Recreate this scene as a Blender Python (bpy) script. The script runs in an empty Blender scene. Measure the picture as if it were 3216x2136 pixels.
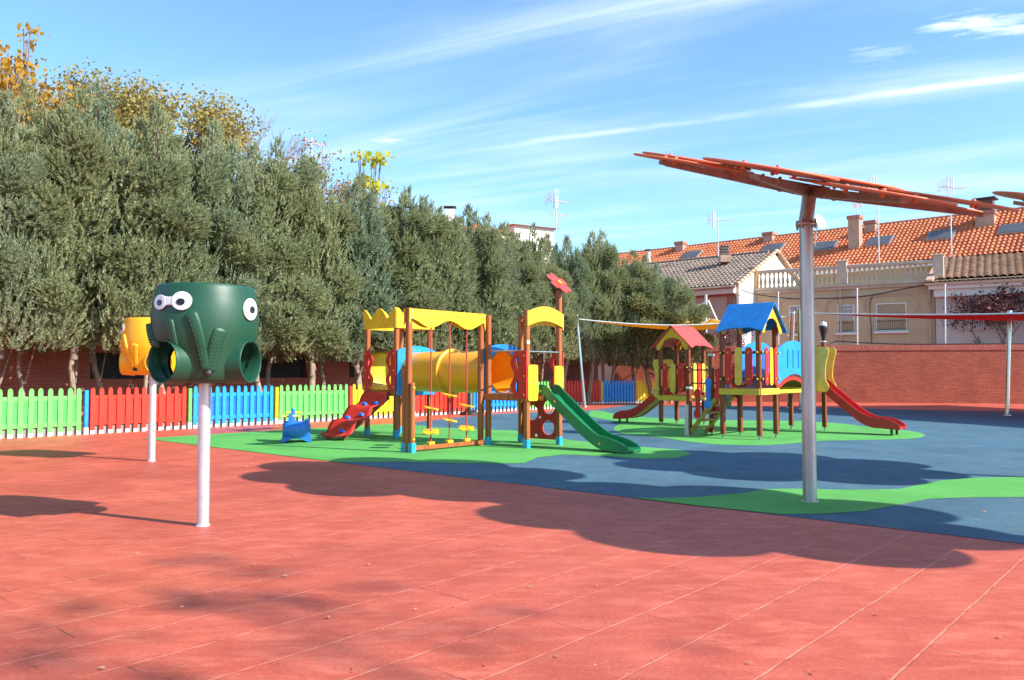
import bpy, bmesh, math, random
from mathutils import Vector, Matrix, noise
from mathutils.geometry import tessellate_polygon
random.seed(7)
S = bpy.context.scene
COL = S.collection
rad = math.radians; PI = math.pi
# ------------------------------------------------------------------ camera
F, CX, CY, HOR, H = 2560.0, 1608.0, 1068.0, 1168.0, 1.5     # focal length and frame of the photo in pixels, eye height
PITCH = math.atan((HOR-CY)/F)
cd = bpy.data.cameras.new('camera'); cam = bpy.data.objects.new('camera', cd); COL.objects.link(cam)
cam.location = (0, 0, H); cam.rotation_euler = (PI/2+PITCH, 0, 0)
cd.sensor_width = 36; cd.lens = 36*F/3216; cd.clip_end = 2000; cd.clip_start = .05
S.camera = cam
# ------------------------------------------------------------------ light
SUN_DIR = Vector((.898, -.44, 0)).normalized(); EL = rad(34)
SUNV = Vector((SUN_DIR.x*math.cos(EL), SUN_DIR.y*math.cos(EL), math.sin(EL)))
sd = bpy.data.lights.new('sun', 'SUN'); sd.energy = 5.0; sd.angle = rad(.6); sd.color = (1, .95, .86)
sun = bpy.data.objects.new('sun', sd); COL.objects.link(sun); sun.rotation_euler = SUNV.to_track_quat('Z', 'Y').to_euler()
S.view_settings.view_transform = 'Standard'; S.view_settings.look = 'None'
S.view_settings.exposure = .74; S.view_settings.gamma = 1
W = bpy.data.worlds.new('World'); S.world = W; W.use_nodes = True
nt = W.node_tree; nt.nodes.clear()
def N(nt, typ, **kw):
    n = nt.nodes.new(typ)
    for k, v in kw.items():
        if k.startswith('i_'):
            n.inputs[k[2:].replace('_', ' ')].default_value = v
        else: setattr(n, k, v)
    return n
def math_(nt, op, a, b=None, c=None):
    n = nt.nodes.new('ShaderNodeMath'); n.operation = op
    for i, x in enumerate((a, b, c)):
        if x is None: continue
        if isinstance(x, (int, float)): n.inputs[i].default_value = x
        else: nt.links.new(x, n.inputs[i])
    return n.outputs[0]
def mix(nt, fac, a, b, typ='MIX'):
    n = nt.nodes.new('ShaderNodeMix'); n.data_type = 'RGBA'; n.blend_type = typ
    for i, x in ((0, fac), (6, a), (7, b)):
        if isinstance(x, (int, float)): n.inputs[i].default_value = x
        elif isinstance(x, (tuple, list)): n.inputs[i].default_value = (*x[:3], 1)
        else: nt.links.new(x, n.inputs[i])
    return n.outputs[2]
def ramp(nt, fac, lo, hi):
    n = nt.nodes.new('ShaderNodeMapRange'); n.clamp = True; n.interpolation_type = 'SMOOTHSTEP'
    nt.links.new(fac, n.inputs[0]); n.inputs[1].default_value = lo; n.inputs[2].default_value = hi
    return n.outputs[0]
def noise_(nt, vec, scale, detail=4, rough=.55, dist=0):
    n = N(nt, 'ShaderNodeTexNoise'); n.inputs['Scale'].default_value = scale; n.inputs['Detail'].default_value = detail
    n.inputs['Roughness'].default_value = rough; n.inputs['Distortion'].default_value = dist
    if vec: nt.links.new(vec, n.inputs['Vector'])
    return n.outputs[0]
sky = N(nt, 'ShaderNodeTexSky'); sky.sky_type = 'NISHITA'; sky.sun_disc = False
sky.sun_elevation = EL; sky.sun_rotation = math.atan2(SUN_DIR.x, SUN_DIR.y); sky.air_density = 1.0; sky.dust_density = .4; sky.ozone_density = 1.6
tc = N(nt, 'ShaderNodeTexCoord'); sp = N(nt, 'ShaderNodeSeparateXYZ'); nt.links.new(tc.outputs['Generated'], sp.inputs[0])
dz = math_(nt, 'MAXIMUM', math_(nt, 'ADD', sp.outputs[2], .03), .03)
cx_ = math_(nt, 'DIVIDE', sp.outputs[0], dz); cy_ = math_(nt, 'DIVIDE', sp.outputs[1], dz)
cb = N(nt, 'ShaderNodeCombineXYZ'); nt.links.new(cx_, cb.inputs[0]); nt.links.new(cy_, cb.inputs[1])
def skymap(rot, sx, sy, loc=(0, 0, 0)):
    m1 = N(nt, 'ShaderNodeMapping'); m1.inputs['Rotation'].default_value = (0, 0, rad(rot)); nt.links.new(cb.outputs[0], m1.inputs[0])
    m2 = N(nt, 'ShaderNodeMapping'); m2.inputs['Scale'].default_value = (sx, sy, 1); m2.inputs['Location'].default_value = loc
    nt.links.new(m1.outputs[0], m2.inputs[0]); return m2.outputs[0]
c1 = noise_(nt, skymap(28, .42, 1.5, (3.1, 1.7, 0)), 1.0, 7, .55, .5)
c2 = noise_(nt, skymap(26, .16, 2.6, (7.3, 4.4, 0)), 1.0, 8, .6, .3)
c3 = noise_(nt, skymap(20, .6, .8, (1.3, 9.2, 0)), .8, 3, .5, 0)
wisp = math_(nt, 'MULTIPLY', ramp(nt, c1, .42, .80), ramp(nt, c3, .30, .62))
strk = ramp(nt, c2, .55, .86)
low = math_(nt, 'SUBTRACT', 1.0, ramp(nt, sp.outputs[2], .0, .30))
# the long thin trail: a line in the cloud layer's plane
m1 = N(nt, 'ShaderNodeMapping'); m1.inputs['Rotation'].default_value = (0, 0, rad(25.3)); nt.links.new(cb.outputs[0], m1.inputs[0])
sp2 = N(nt, 'ShaderNodeSeparateXYZ'); nt.links.new(m1.outputs[0], sp2.inputs[0])
wob = noise_(nt, skymap(28, .5, .5), 1.6, 4, .5)
d_ = math_(nt, 'ABSOLUTE', math_(nt, 'SUBTRACT', math_(nt, 'ADD', sp2.outputs[1], math_(nt, 'MULTIPLY', wob, .12)), 2.967))
trail = math_(nt, 'SUBTRACT', 1.0, ramp(nt, d_, .0, .055))
trail = math_(nt, 'MULTIPLY', trail, ramp(nt, noise_(nt, skymap(28, 1.2, 2), 1.3, 3, .6), .35, .6))
trail = math_(nt, 'MULTIPLY', trail, ramp(nt, sp2.outputs[0], -1.9, -.9))
def puff(x, y, rx, ry, amt):
    dx = math_(nt, 'DIVIDE', math_(nt, 'SUBTRACT', cx_, x), rx); dy = math_(nt, 'DIVIDE', math_(nt, 'SUBTRACT', cy_, y), ry)
    r2 = math_(nt, 'ADD', math_(nt, 'MULTIPLY', dx, dx), math_(nt, 'MULTIPLY', dy, dy)); e = math_(nt, 'SUBTRACT', 1.0, r2)
    q = math_(nt, 'ADD', math_(nt, 'MULTIPLY', e, .55), math_(nt, 'MULTIPLY', math_(nt, 'SUBTRACT', noise_(nt, skymap(20, 2.6, 6), 2.2, 8, .65, .6), .5), 2.2))
    return math_(nt, 'MULTIPLY', ramp(nt, math_(nt, 'MULTIPLY', q, math_(nt, 'GREATER_THAN', e, -.6)), .12, .75), amt)
puffs = math_(nt, 'ADD', puff(1.30, 2.14, .26, .10, .9), math_(nt, 'ADD', puff(-.48, 3.15, .09, .06, .7), puff(1.06, 2.32, .10, .08, .4)))
cl = math_(nt, 'ADD', math_(nt, 'MULTIPLY', wisp, .8), math_(nt, 'MULTIPLY', strk, .62))
cl = math_(nt, 'MINIMUM', math_(nt, 'ADD', math_(nt, 'ADD', cl, puffs), math_(nt, 'MULTIPLY', trail, .6)), .9)
tint = mix(nt, 1.0, sky.outputs[0], (1.15, 1.50, 1.72), 'MULTIPLY')
tint2 = mix(nt, math_(nt, 'MULTIPLY', low, .66), tint, (2.6, 5.3, 6.2))
skyc = mix(nt, cl, tint2, (6.4, 7.4, 7.8))
bg = N(nt, 'ShaderNodeBackground'); bg.inputs[1].default_value = .105; nt.links.new(skyc, bg.inputs[0])
wo = N(nt, 'ShaderNodeOutputWorld'); nt.links.new(bg.outputs[0], wo.inputs[0])

# ------------------------------------------------------------------ geometry of the view: turns a spot measured in the photo into a place
def ray(x, y):
    a = (x-CX)/F; b = (CY-y)/F
    return Vector((a, math.cos(PITCH)-b*math.sin(PITCH), math.sin(PITCH)+b*math.cos(PITCH)))
def G(x, y, z=0.0):
    d = ray(x, y); t = (z-H)/d.z; return Vector((d.x*t, d.y*t, z))
def P(x, y, Y):
    d = ray(x, y); t = Y/d.y; return Vector((d.x*t, Y, H+d.z*t))
UA = rad(48.8); U = Vector((math.cos(UA), math.sin(UA), 0)); V = Vector((-math.sin(UA), math.cos(UA), 0)); Z = Vector((0, 0, 1))
# ------------------------------------------------------------------ materials
MATS = {}
def mat(name, col, rough=.5, metal=0, var=.12, vscale=6, bump=0, bscale=40, spec=.5, stretch=None, dirt=0):
    if name in MATS: return MATS[name]
    m = bpy.data.materials.new(name); m.use_nodes = True; t = m.node_tree; b = t.nodes['Principled BSDF']
    tc = N(t, 'ShaderNodeTexCoord'); vec = tc.outputs['Object']
    if stretch:
        mp = N(t, 'ShaderNodeMapping'); mp.inputs['Scale'].default_value = stretch; t.links.new(vec, mp.inputs[0]); vec = mp.outputs[0]
    n = noise_(t, vec, vscale, 5, .6)
    f = ramp(t, n, .3, .7)
    dark = tuple(c*(1-var) for c in col); lite = tuple(min(1, c*(1+var*.7)+.01*var) for c in col)
    c = mix(t, f, dark, lite)
    if dirt:
        n2 = noise_(t, tc.outputs['Object'], vscale*.35, 6, .7); c = mix(t, math_(t, 'MULTIPLY', ramp(t, n2, .52, .75), dirt), c, (.16, .13, .10))
    t.links.new(c, b.inputs['Base Color'])
    b.inputs['Metallic'].default_value = metal
    rr = math_(t, 'ADD', math_(t, 'MULTIPLY', n, .16), rough-.08); t.links.new(rr, b.inputs['Roughness'])
    b.inputs['Specular IOR Level'].default_value = spec
    if bump:
        bn = N(t, 'ShaderNodeBump'); bn.inputs['Strength'].default_value = bump; bn.inputs['Distance'].default_value = .01
        t.links.new(noise_(t, vec, bscale, 4, .6), bn.inputs['Height']); t.links.new(bn.outputs[0], b.inputs['Normal'])
    MATS[name] = m; return m
YEL = mat('yellow_board', (.90, .49, .022), .38, dirt=.12)
RED = mat('red_board', (.60, .028, .02), .38, dirt=.05)
BLU = mat('blue_board', (.012, .22, .70), .38, dirt=.05)
CYAN = mat('sky_blue_board', (.012, .28, .82), .38, dirt=.05)
GRN = mat('green_plastic', (.008, .19, .065), .34)
GRNL = mat('light_green_paint', (.15, .60, .12), .45, dirt=.16, var=.16)
GRNB = mat('bright_green_paint', (.08, .70, .10), .45)
REDP = mat('red_paint', (.70, .036, .016), .45, dirt=.14, var=.16)
BLUP = mat('blue_paint', (.012, .30, .80), .42, dirt=.12, var=.16)
BLUB = mat('deep_blue_paint', (.01, .16, .72), .42)
YELP = mat('yellow_paint', (.88, .66, .02), .42)
ORG = mat('tunnel_plastic', (.95, .41, .018), .34, var=.06, vscale=2)
SLR = mat('red_slide_plastic', (.50, .022, .012), .36)
ROOFB = mat('roof_blue_board', (.01, .17, .50), .42)
ROOFR = mat('roof_red_board', (.70, .06, .045), .42)
WHT = mat('white_paint', (.78, .77, .74), .5, dirt=.2)
STEEL = mat('brushed_steel', (.55, .54, .53), .36, metal=1, var=.12, vscale=3, stretch=(4, 4, .6), bump=.08)
CHROME = mat('polished_steel', (.66, .66, .66), .16, metal=1, var=.06)
GALV = mat('galvanised_pole', (.66, .65, .66), .45, metal=.55, var=.10, vscale=10, bump=.1, dirt=.12)
DARK = mat('black_rubber', (.02, .02, .022), .5)
BOLT = mat('steel_bolt', (.45, .46, .48), .35, metal=.8)
FOOTB = mat('blue_foot', (.02, .36, .66), .4)
ROPE = mat('red_rope', (.55, .05, .04), .8)
ORANGE = mat('orange_disc', (.68, .18, .08), .5, dirt=.05, vscale=2)
SOFFIT = mat('weathered_steel', (.34, .25, .20), .5, metal=.4, var=.25, vscale=8, dirt=.3)
PODG = mat('pod_green_plastic', (.009, .070, .036), .46, var=.08, vscale=3, bump=.03, bscale=200)
PODY = mat('pod_yellow_plastic', (.90, .42, .01), .42, var=.05, vscale=3)
EYEW = mat('eye_white', (.80, .80, .82), .35, var=.02)
EYEB = mat('eye_black', (.012, .012, .015), .3)
CONC = mat('concrete', (.30, .28, .25), .85, bump=.3, dirt=.2)
def wood(name, col, gap=.0):
    m = mat(name, col, .48, var=.38, vscale=14, stretch=(2.2, 2.2, .12), bump=.25, bscale=30)
    t = m.node_tree; b = t.nodes['Principled BSDF']
    src = b.inputs['Base Color'].links[0].from_socket
    tc = N(t, 'ShaderNodeTexCoord'); s = N(t, 'ShaderNodeSeparateXYZ'); t.links.new(tc.outputs['Object'], s.inputs[0])
    f = math_(t, 'FRACT', math_(t, 'MULTIPLY', math_(t, 'ADD', s.outputs[0], s.outputs[1]), 24))
    g = math_(t, 'LESS_THAN', f, .17)
    c = mix(t, math_(t, 'MULTIPLY', g, .55), src, tuple(x*.3 for x in col))
    n2 = noise_(t, tc.outputs['Object'], 34, 2); c = mix(t, ramp(t, n2, .70, .76), c, tuple(x*.25 for x in col))
    t.links.new(c, b.inputs['Base Color']); return m
WOOD = wood('varnished_wood', (.42, .115, .028))
WOODD = wood('dark_varnished_wood', (.26, .055, .018))
PLANK = mat('plank_wood', (.30, .10, .035), .6, var=.35, vscale=8, stretch=(1, 8, 8))
STAIRW = mat('stair_wood', (.42, .24, .06), .6, var=.2)
# ------------------------------------------------------------------ mesh helpers
class MB:
    def __init__(s): s.v = []; s.f = []; s.sm = []
    def add(s, vs, fs, smooth=False):
        o = len(s.v); s.v += [tuple(p) for p in vs]; s.f += [tuple(i+o for i in f) for f in fs]; s.sm += [smooth]*len(fs); return s
    def box(s, c, size, M=None):
        x, y, z = (q/2 for q in size); vs = [Vector((a*x, b*y, d*z)) for a in (-1, 1) for b in (-1, 1) for d in (-1, 1)]
        if M is not None: vs = [M @ p for p in vs]
        c = Vector(c); return s.add([p+c for p in vs], [(0, 1, 3, 2), (4, 6, 7, 5), (0, 4, 5, 1), (2, 3, 7, 6), (0, 2, 6, 4), (1, 5, 7, 3)])
    def b2(s, a, b):
        a = Vector(a); b = Vector(b); return s.box((a+b)/2, [abs(q) for q in (b-a)])
    def cbox(s, a, b, e=.008):                       # chamfered box
        a = Vector(a); b = Vector(b); c = (a+b)/2; h = [(abs(q))/2 for q in (b-a)]
        e = min(e, min(h)*.45); bm = bmesh.new(); bmesh.ops.create_cube(bm, size=1)
        for v in bm.verts: v.co = Vector((v.co.x*2*h[0], v.co.y*2*h[1], v.co.z*2*h[2]))+c
        bmesh.ops.bevel(bm, geom=list(bm.edges), offset=e, segments=1, affect='EDGES')
        bm.verts.index_update(); s.add([v.co.copy() for v in bm.verts], [[v.index for v in f.verts] for f in bm.faces]); bm.free(); return s
    def beam(s, p0, p1, w, h, up=Z):
        p0 = Vector(p0); p1 = Vector(p1); d = (p1-p0); L = d.length; d.normalize(); x = up.cross(d)
        if x.length < 1e-4: x = Vector((1, 0, 0)).cross(d)
        x.normalize(); y = d.cross(x); M = Matrix((x, y, d)).transposed(); return s.box((p0+p1)/2, (w, h, L), M)
    def tube(s, pts, r, n=12, cap=True):
        pts = [Vector(p) for p in pts]; rs = r if isinstance(r, (list, tuple)) else [r]*len(pts)
        vs = []; fs = []; x = None
        for i, p in enumerate(pts):
            d = (pts[min(i+1, len(pts)-1)]-pts[max(i-1, 0)]).normalized()
            if x is None: x = d.orthogonal().normalized()
            else: x = (x-d*x.dot(d)).normalized()
            y = d.cross(x)
            for k in range(n): a = 2*PI*k/n; vs.append(p+(x*math.cos(a)+y*math.sin(a))*rs[i])
        for i in range(len(pts)-1):
            for k in range(n): fs.append((i*n+k, i*n+(k+1) % n, (i+1)*n+(k+1) % n, (i+1)*n+k))
        s.add(vs, fs, True)
        if cap: s.add(vs[:n], [tuple(range(n))[::-1]]); s.add(vs[-n:], [tuple(range(n))])
        return s
    def lathe(s, prof, n=24, c=(0, 0, 0), M=None):
        c = Vector(c); vs = []; fs = []
        for (r, z) in prof:
            for k in range(n):
                a = 2*PI*k/n; p = Vector((r*math.cos(a), r*math.sin(a), z)); vs.append((M @ p if M is not None else p)+c)
        for i in range(len(prof)-1):
            for k in range(n): fs.append((i*n+k, i*n+(k+1) % n, (i+1)*n+(k+1) % n, (i+1)*n+k))
        return s.add(vs, fs, True)
    def plate(s, loops, o, ex, ey, th, both=True):
        o = Vector(o); ex = Vector(ex); ey = Vector(ey); n = ex.cross(ey).normalized()
        flat = [p for l in loops for p in l]
        tr = tessellate_polygon([[Vector((p[0], p[1], 0)) for p in l] for l in loops])
        a = [o+ex*p[0]+ey*p[1]-n*th/2 for p in flat]; b = [q+n*th for q in a]; m = len(a)
        fs = []
        for t in tr: fs.append(tuple(t)); fs.append(tuple(i+m for i in t[::-1]))
        k = 0
        for l in loops:
            L = len(l)
            for i in range(L): fs.append((k+i, k+(i+1) % L, m+k+(i+1) % L, m+k+i))
            k += L
        return s.add(a+b, fs)
    def build(s, name, m, parent=None, fix=True):
        me = bpy.data.meshes.new(name); me.from_pydata(s.v, [], s.f); me.validate()
        if fix:
            bm = bmesh.new(); bm.from_mesh(me); bmesh.ops.recalc_face_normals(bm, faces=bm.faces)
            bm.to_mesh(me); bm.free()
        if len(me.polygons) == len(s.sm): me.polygons.foreach_set('use_smooth', s.sm)
        if m: me.materials.append(m)
        o = bpy.data.objects.new(name, me); COL.objects.link(o)
        if parent: o.parent = parent
        return o
def tag(o, label=None, cat=None, group=None, kind=None):
    if label: o['label'] = label
    if cat: o['category'] = cat
    if group: o['group'] = group
    if kind: o['kind'] = kind
    return o
def thing(name, label, cat, loc=(0, 0, 0), rz=0, group=None):
    o = bpy.data.objects.new(name, None); COL.objects.link(o); o.location = loc; o.rotation_euler = (0, 0, rz); o.empty_display_size = .2
    return tag(o, label, cat, group)
KIDS = {}
def copy_tree(o, parent=None):
    c = o.copy(); COL.objects.link(c)
    if parent: c.parent = parent
    for ch in [x for x in list(o.children)]: copy_tree(ch, c)
    return c
def rrect(x0, y0, x1, y1, r, n=5):
    r = min(r, (x1-x0)/2-.001, (y1-y0)/2-.001); pts = []
    for cx, cy, a0 in ((x1-r, y1-r, 0), (x0+r, y1-r, 90), (x0+r, y0+r, 180), (x1-r, y0+r, 270)):
        for k in range(n+1): a = rad(a0+90*k/n); pts.append((cx+r*math.cos(a), cy+r*math.sin(a)))
    return pts
def circ(cx, cy, r, n=20, ry=None):
    ry = ry or r; return [(cx+r*math.cos(2*PI*k/n), cy+ry*math.sin(2*PI*k/n)) for k in range(n)]
def bolts(parent, pts, nrm, m, r=.014):
    nrm = Vector(nrm).normalized()
    M = nrm.to_track_quat('Z', 'Y').to_matrix()
    for p in pts: MB().lathe([(0, .014), (r*.6, .012), (r, .004), (r, -.01)], 8, p, M).build('bolt', m, parent)

# ------------------------------------------------------------------ setting: ground and surfaces
def ground_mat():
    m = bpy.data.materials.new('stamped_red_paving'); m.use_nodes = True; t = m.node_tree; b = t.nodes['Principled BSDF']
    tc = N(t, 'ShaderNodeTexCoord'); mp = N(t, 'ShaderNodeMapping'); mp.vector_type = 'POINT'
    mp.inputs['Rotation'].default_value = (0, 0, -UA); t.links.new(tc.outputs['Object'], mp.inputs[0])
    g0 = G(1942, 2136); t0 = g0.dot(V) % .5; gj = G(2613, 1971); s0 = gj.dot(U) % 1.0
    row0 = math.floor((gj.dot(V)-t0)/.5-.01)
    wv = N(t, 'ShaderNodeTexNoise'); wv.inputs['Scale'].default_value = 3.0; wv.inputs['Detail'].default_value = 6; t.links.new(tc.outputs['Object'], wv.inputs['Vector'])
    sp = N(t, 'ShaderNodeSeparateXYZ'); t.links.new(mp.outputs[0], sp.inputs[0])
    wob = math_(t, 'MULTIPLY', math_(t, 'SUBTRACT', wv.outputs[0], .5), .024)
    s_ = math_(t, 'SUBTRACT', math_(t, 'ADD', sp.outputs[0], wob), s0); t_ = math_(t, 'SUBTRACT', math_(t, 'ADD', sp.outputs[1], wob), t0)
    tr = math_(t, 'DIVIDE', t_, .5); row = math_(t, 'FLOOR', tr)
    fr = math_(t, 'FRACT', tr); dl = math_(t, 'MULTIPLY', math_(t, 'MINIMUM', fr, math_(t, 'SUBTRACT', 1.0, fr)), .5)
    par = math_(t, 'MULTIPLY', math_(t, 'FRACT', math_(t, 'MULTIPLY', math_(t, 'SUBTRACT', row, float(row0)), .5)), 1.0)
    fs = math_(t, 'FRACT', math_(t, 'ADD', s_, par)); dc = math_(t, 'MINIMUM', fs, math_(t, 'SUBTRACT', 1.0, fs))
    lnA = math_(t, 'SUBTRACT', 1.0, ramp(t, dl, .003, .010)); lnB = math_(t, 'SUBTRACT', 1.0, ramp(t, dc, .003, .009))
    n1 = noise_(t, tc.outputs['Object'], 1.3, 8, .62, .3); n2 = noise_(t, tc.outputs['Object'], .42, 3, .5)
    ms = N(t, 'ShaderNodeMapping'); ms.inputs['Rotation'].default_value = (0, 0, rad(8)); ms.inputs['Scale'].default_value = (1.2, 3.2, 1); t.links.new(tc.outputs['Object'], ms.inputs[0])
    n3 = noise_(t, ms.outputs[0], 2.2, 8, .66, .3); n4 = noise_(t, tc.outputs['Object'], 5.2, 9, .70, .5)
    n5 = noise_(t, tc.outputs['Object'], 9, 3, .6)
    c = mix(t, ramp(t, n1, .32, .70), (.45, .075, .040), (.60, .120, .070))
    c = mix(t, math_(t, 'MULTIPLY', ramp(t, n3, .42, .70), .75), c, (.70, .182, .115))
    c = mix(t, math_(t, 'MULTIPLY', ramp(t, n4, .50, .78), .55), c, (.34, .055, .032))
    c = mix(t, math_(t, 'MULTIPLY', ramp(t, n2, .48, .75), .35), c, (.64, .165, .06))
    cell = N(t, 'ShaderNodeTexWhiteNoise'); cbx = N(t, 'ShaderNodeCombineXYZ'); t.links.new(row, cbx.inputs[0]); t.links.new(math_(t, 'FLOOR', math_(t, 'ADD', s_, par)), cbx.inputs[1]); t.links.new(cbx.outputs[0], cell.inputs['Vector'])
    c = mix(t, math_(t, 'MULTIPLY', cell.outputs[0], .30), c, (.38, .070, .045))
    la = math_(t, 'MULTIPLY', lnA, ramp(t, n5, .32, .62)); c = mix(t, math_(t, 'MULTIPLY', la, .62), c, (.80, .34, .22))  # broken pale lines: light catching the long joint edges, painted into the colour
    lb = math_(t, 'MULTIPLY', lnB, ramp(t, noise_(t, tc.outputs['Object'], 1.7, 3, .6), .50, .66)); c = mix(t, math_(t, 'MULTIPLY', lb, .8), c, (.15, .045, .04))
    n6 = noise_(t, tc.outputs['Object'], .30, 5, .62, .4); c = mix(t, math_(t, 'MULTIPLY', ramp(t, n6, .46, .66), .48), c, (.34, .058, .040))
    n7 = noise_(t, tc.outputs['Object'], 46, 3, .7); c = mix(t, math_(t, 'MULTIPLY', ramp(t, n7, .50, .74), .28), c, (.82, .32, .22)); c = mix(t, math_(t, 'MULTIPLY', ramp(t, n7, .46, .28), .30), c, (.25, .045, .03))
    # scattered pale chips and scratches
    vo = N(t, 'ShaderNodeTexVoronoi'); vo.inputs['Scale'].default_value = 2.6; t.links.new(tc.outputs['Object'], vo.inputs['Vector'])
    c = mix(t, math_(t, 'LESS_THAN', vo.outputs['Distance'], .022), c, (.7, .5, .4))
    t.links.new(c, b.inputs['Base Color'])
    t.links.new(math_(t, 'ADD', math_(t, 'MULTIPLY', n4, .3), .42), b.inputs['Roughness']); b.inputs['Specular IOR Level'].default_value = .28
    h = math_(t, 'ADD', math_(t, 'MULTIPLY', n3, .5), math_(t, 'MULTIPLY', n4, .6))
    h = math_(t, 'SUBTRACT', h, math_(t, 'MULTIPLY', math_(t, 'MAXIMUM', lnA, lnB), .8))
    bn = N(t, 'ShaderNodeBump'); bn.inputs['Strength'].default_value = .38; bn.inputs['Distance'].default_value = .010; t.links.new(h, bn.inputs['Height']); t.links.new(bn.outputs[0], b.inputs['Normal'])
    return m
def rubber(name, c1, c2):
    m = bpy.data.materials.new(name); m.use_nodes = True; t = m.node_tree; b = t.nodes['Principled BSDF']; tc = N(t, 'ShaderNodeTexCoord')
    n = noise_(t, tc.outputs['Object'], 130, 2, .8); n2 = noise_(t, tc.outputs['Object'], .8, 6, .6); n3 = noise_(t, tc.outputs['Object'], 24, 3, .7)
    c = mix(t, ramp(t, n, .36, .64), c1, c2); c = mix(t, math_(t, 'MULTIPLY', ramp(t, n2, .4, .7), .5), c, tuple(x*.7 for x in c1)); c = mix(t, math_(t, 'MULTIPLY', ramp(t, noise_(t, tc.outputs['Object'], 2.6, 7, .7, .4), .52, .75), .30), c, (.30, .31, .27)); c = mix(t, math_(t, 'MULTIPLY', ramp(t, n3, .45, .7), .25), c, c2)
    vo = N(t, 'ShaderNodeTexVoronoi'); vo.inputs['Scale'].default_value = 1.7; t.links.new(tc.outputs['Object'], vo.inputs['Vector'])
    c = mix(t, math_(t, 'LESS_THAN', vo.outputs['Distance'], .016), c, (.6, .6, .55))
    t.links.new(c, b.inputs['Base Color']); b.inputs['Roughness'].default_value = .85; b.inputs['Specular IOR Level'].default_value = .3
    bn = N(t, 'ShaderNodeBump'); bn.inputs['Strength'].default_value = .5; bn.inputs['Distance'].default_value = .006; t.links.new(n, bn.inputs['Height']); t.links.new(bn.outputs[0], b.inputs['Normal'])
    return m
o = MB().add([(-400, -60, 0), (400, -60, 0), (400, 900, 0), (-400, 900, 0)], [(0, 1, 2, 3)]).build('ground', ground_mat(), fix=False); tag(o, kind='structure')
def smooth_loop(pts, it=2):
    for _ in range(it):
        q = []
        for i, p in enumerate(pts):
            n = pts[(i+1) % len(pts)]; q += [(p[0]*.75+n[0]*.25, p[1]*.75+n[1]*.25), (p[0]*.25+n[0]*.75, p[1]*.25+n[1]*.75)]
        pts = q
    return pts
def sheet(name, pts, z, m):
    w = [G(x, y) for x, y in pts]; tr = tessellate_polygon([w])
    vs = [(p.x, p.y, z) for p in w]; fs = []
    for t in tr:
        a, b, c = (Vector(vs[i]) for i in t); fs.append(tuple(t) if (b-a).cross(c-a).z > 0 else tuple(t[::-1]))
    o = MB().add(vs, fs).build(name, m, fix=False); return tag(o, kind='structure')
def nearedge(x): return 1379+(x-455)*.1215-max(0, x-1900)*.004   # the straight edge between paving and rubber
blue_pts = [(450, nearedge(450)), (889, 1351), (1210, 1333), (1293, 1328), (1452, 1309), (1600, 1299), (1863, 1288), (1972, 1273), (2300, 1275), (2605, 1281), (2900, 1288), (3216, 1293), (4200, 1312), (4200, nearedge(4200)), (3216, nearedge(3216)), (2300, nearedge(2300)), (1500, nearedge(1500)), (1000, nearedge(1000))]
sheet('blue_rubber_paving', blue_pts, .004, rubber('blue_rubber', (.038, .098, .145), (.095, .195, .265)))
GR = rubber('green_rubber', (.075, .33, .06), (.135, .47, .105))
def D(l): return [(x*1.3621, y*1.3621) for x, y in l]
curve1 = D([(1210, 1069), (1238, 1056), (1300, 1049), (1400, 1053), (1490, 1059), (1560, 1057), (1594, 1048), (1570, 1038), (1500, 1033), (1400, 1024), (1320, 1016), (1250, 1004), (1190, 994), (1100, 990), (1000, 986), (950, 980), (940, 976)])
sheet('green_rubber_paving', [(450, nearedge(450)), (1065, nearedge(1065)), (1240, 1451), (1400, 1455), (1560, 1457)]+curve1+[(1210, 1333), (889, 1351)], .008, GR)
isl2 = smooth_loop([(1850, 1290), (1895, 1291), (1944, 1306), (2070, 1314), (2240, 1320), (2500, 1322), (2640, 1330), (2760, 1346), (2860, 1353), (2915, 1367), (2880, 1380), (2700, 1383), (2566, 1386), (2470, 1396), (2385, 1400), (2250, 1398), (2150, 1387), (2060, 1372), (1960, 1366), (1925, 1352), (1930, 1340), (1960, 1328), (1900, 1318), (1850, 1310)], 2)
sheet('green_rubber_paving', isl2, .008, GR)
isl3 = D([(1500, 1150), (1600, 1148), (1700, 1140), (1770, 1129), (1830, 1128), (1960, 1131), (2070, 1129), (2120, 1119), (2170, 1109), (2250, 1103), (2361, 1100), (2600, 1100), (2600, 1150), (2400, 1148), (2240, 1148), (2140, 1152), (2070, 1166), (1990, 1180), (1900, 1186), (1800, 1187)])
isl3 = [(1985, nearedge(1985))]+isl3+[(2420, nearedge(2420)-2), (2200, nearedge(2200)+1)]
sheet('green_rubber_paving', isl3, .008, GR)
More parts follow.
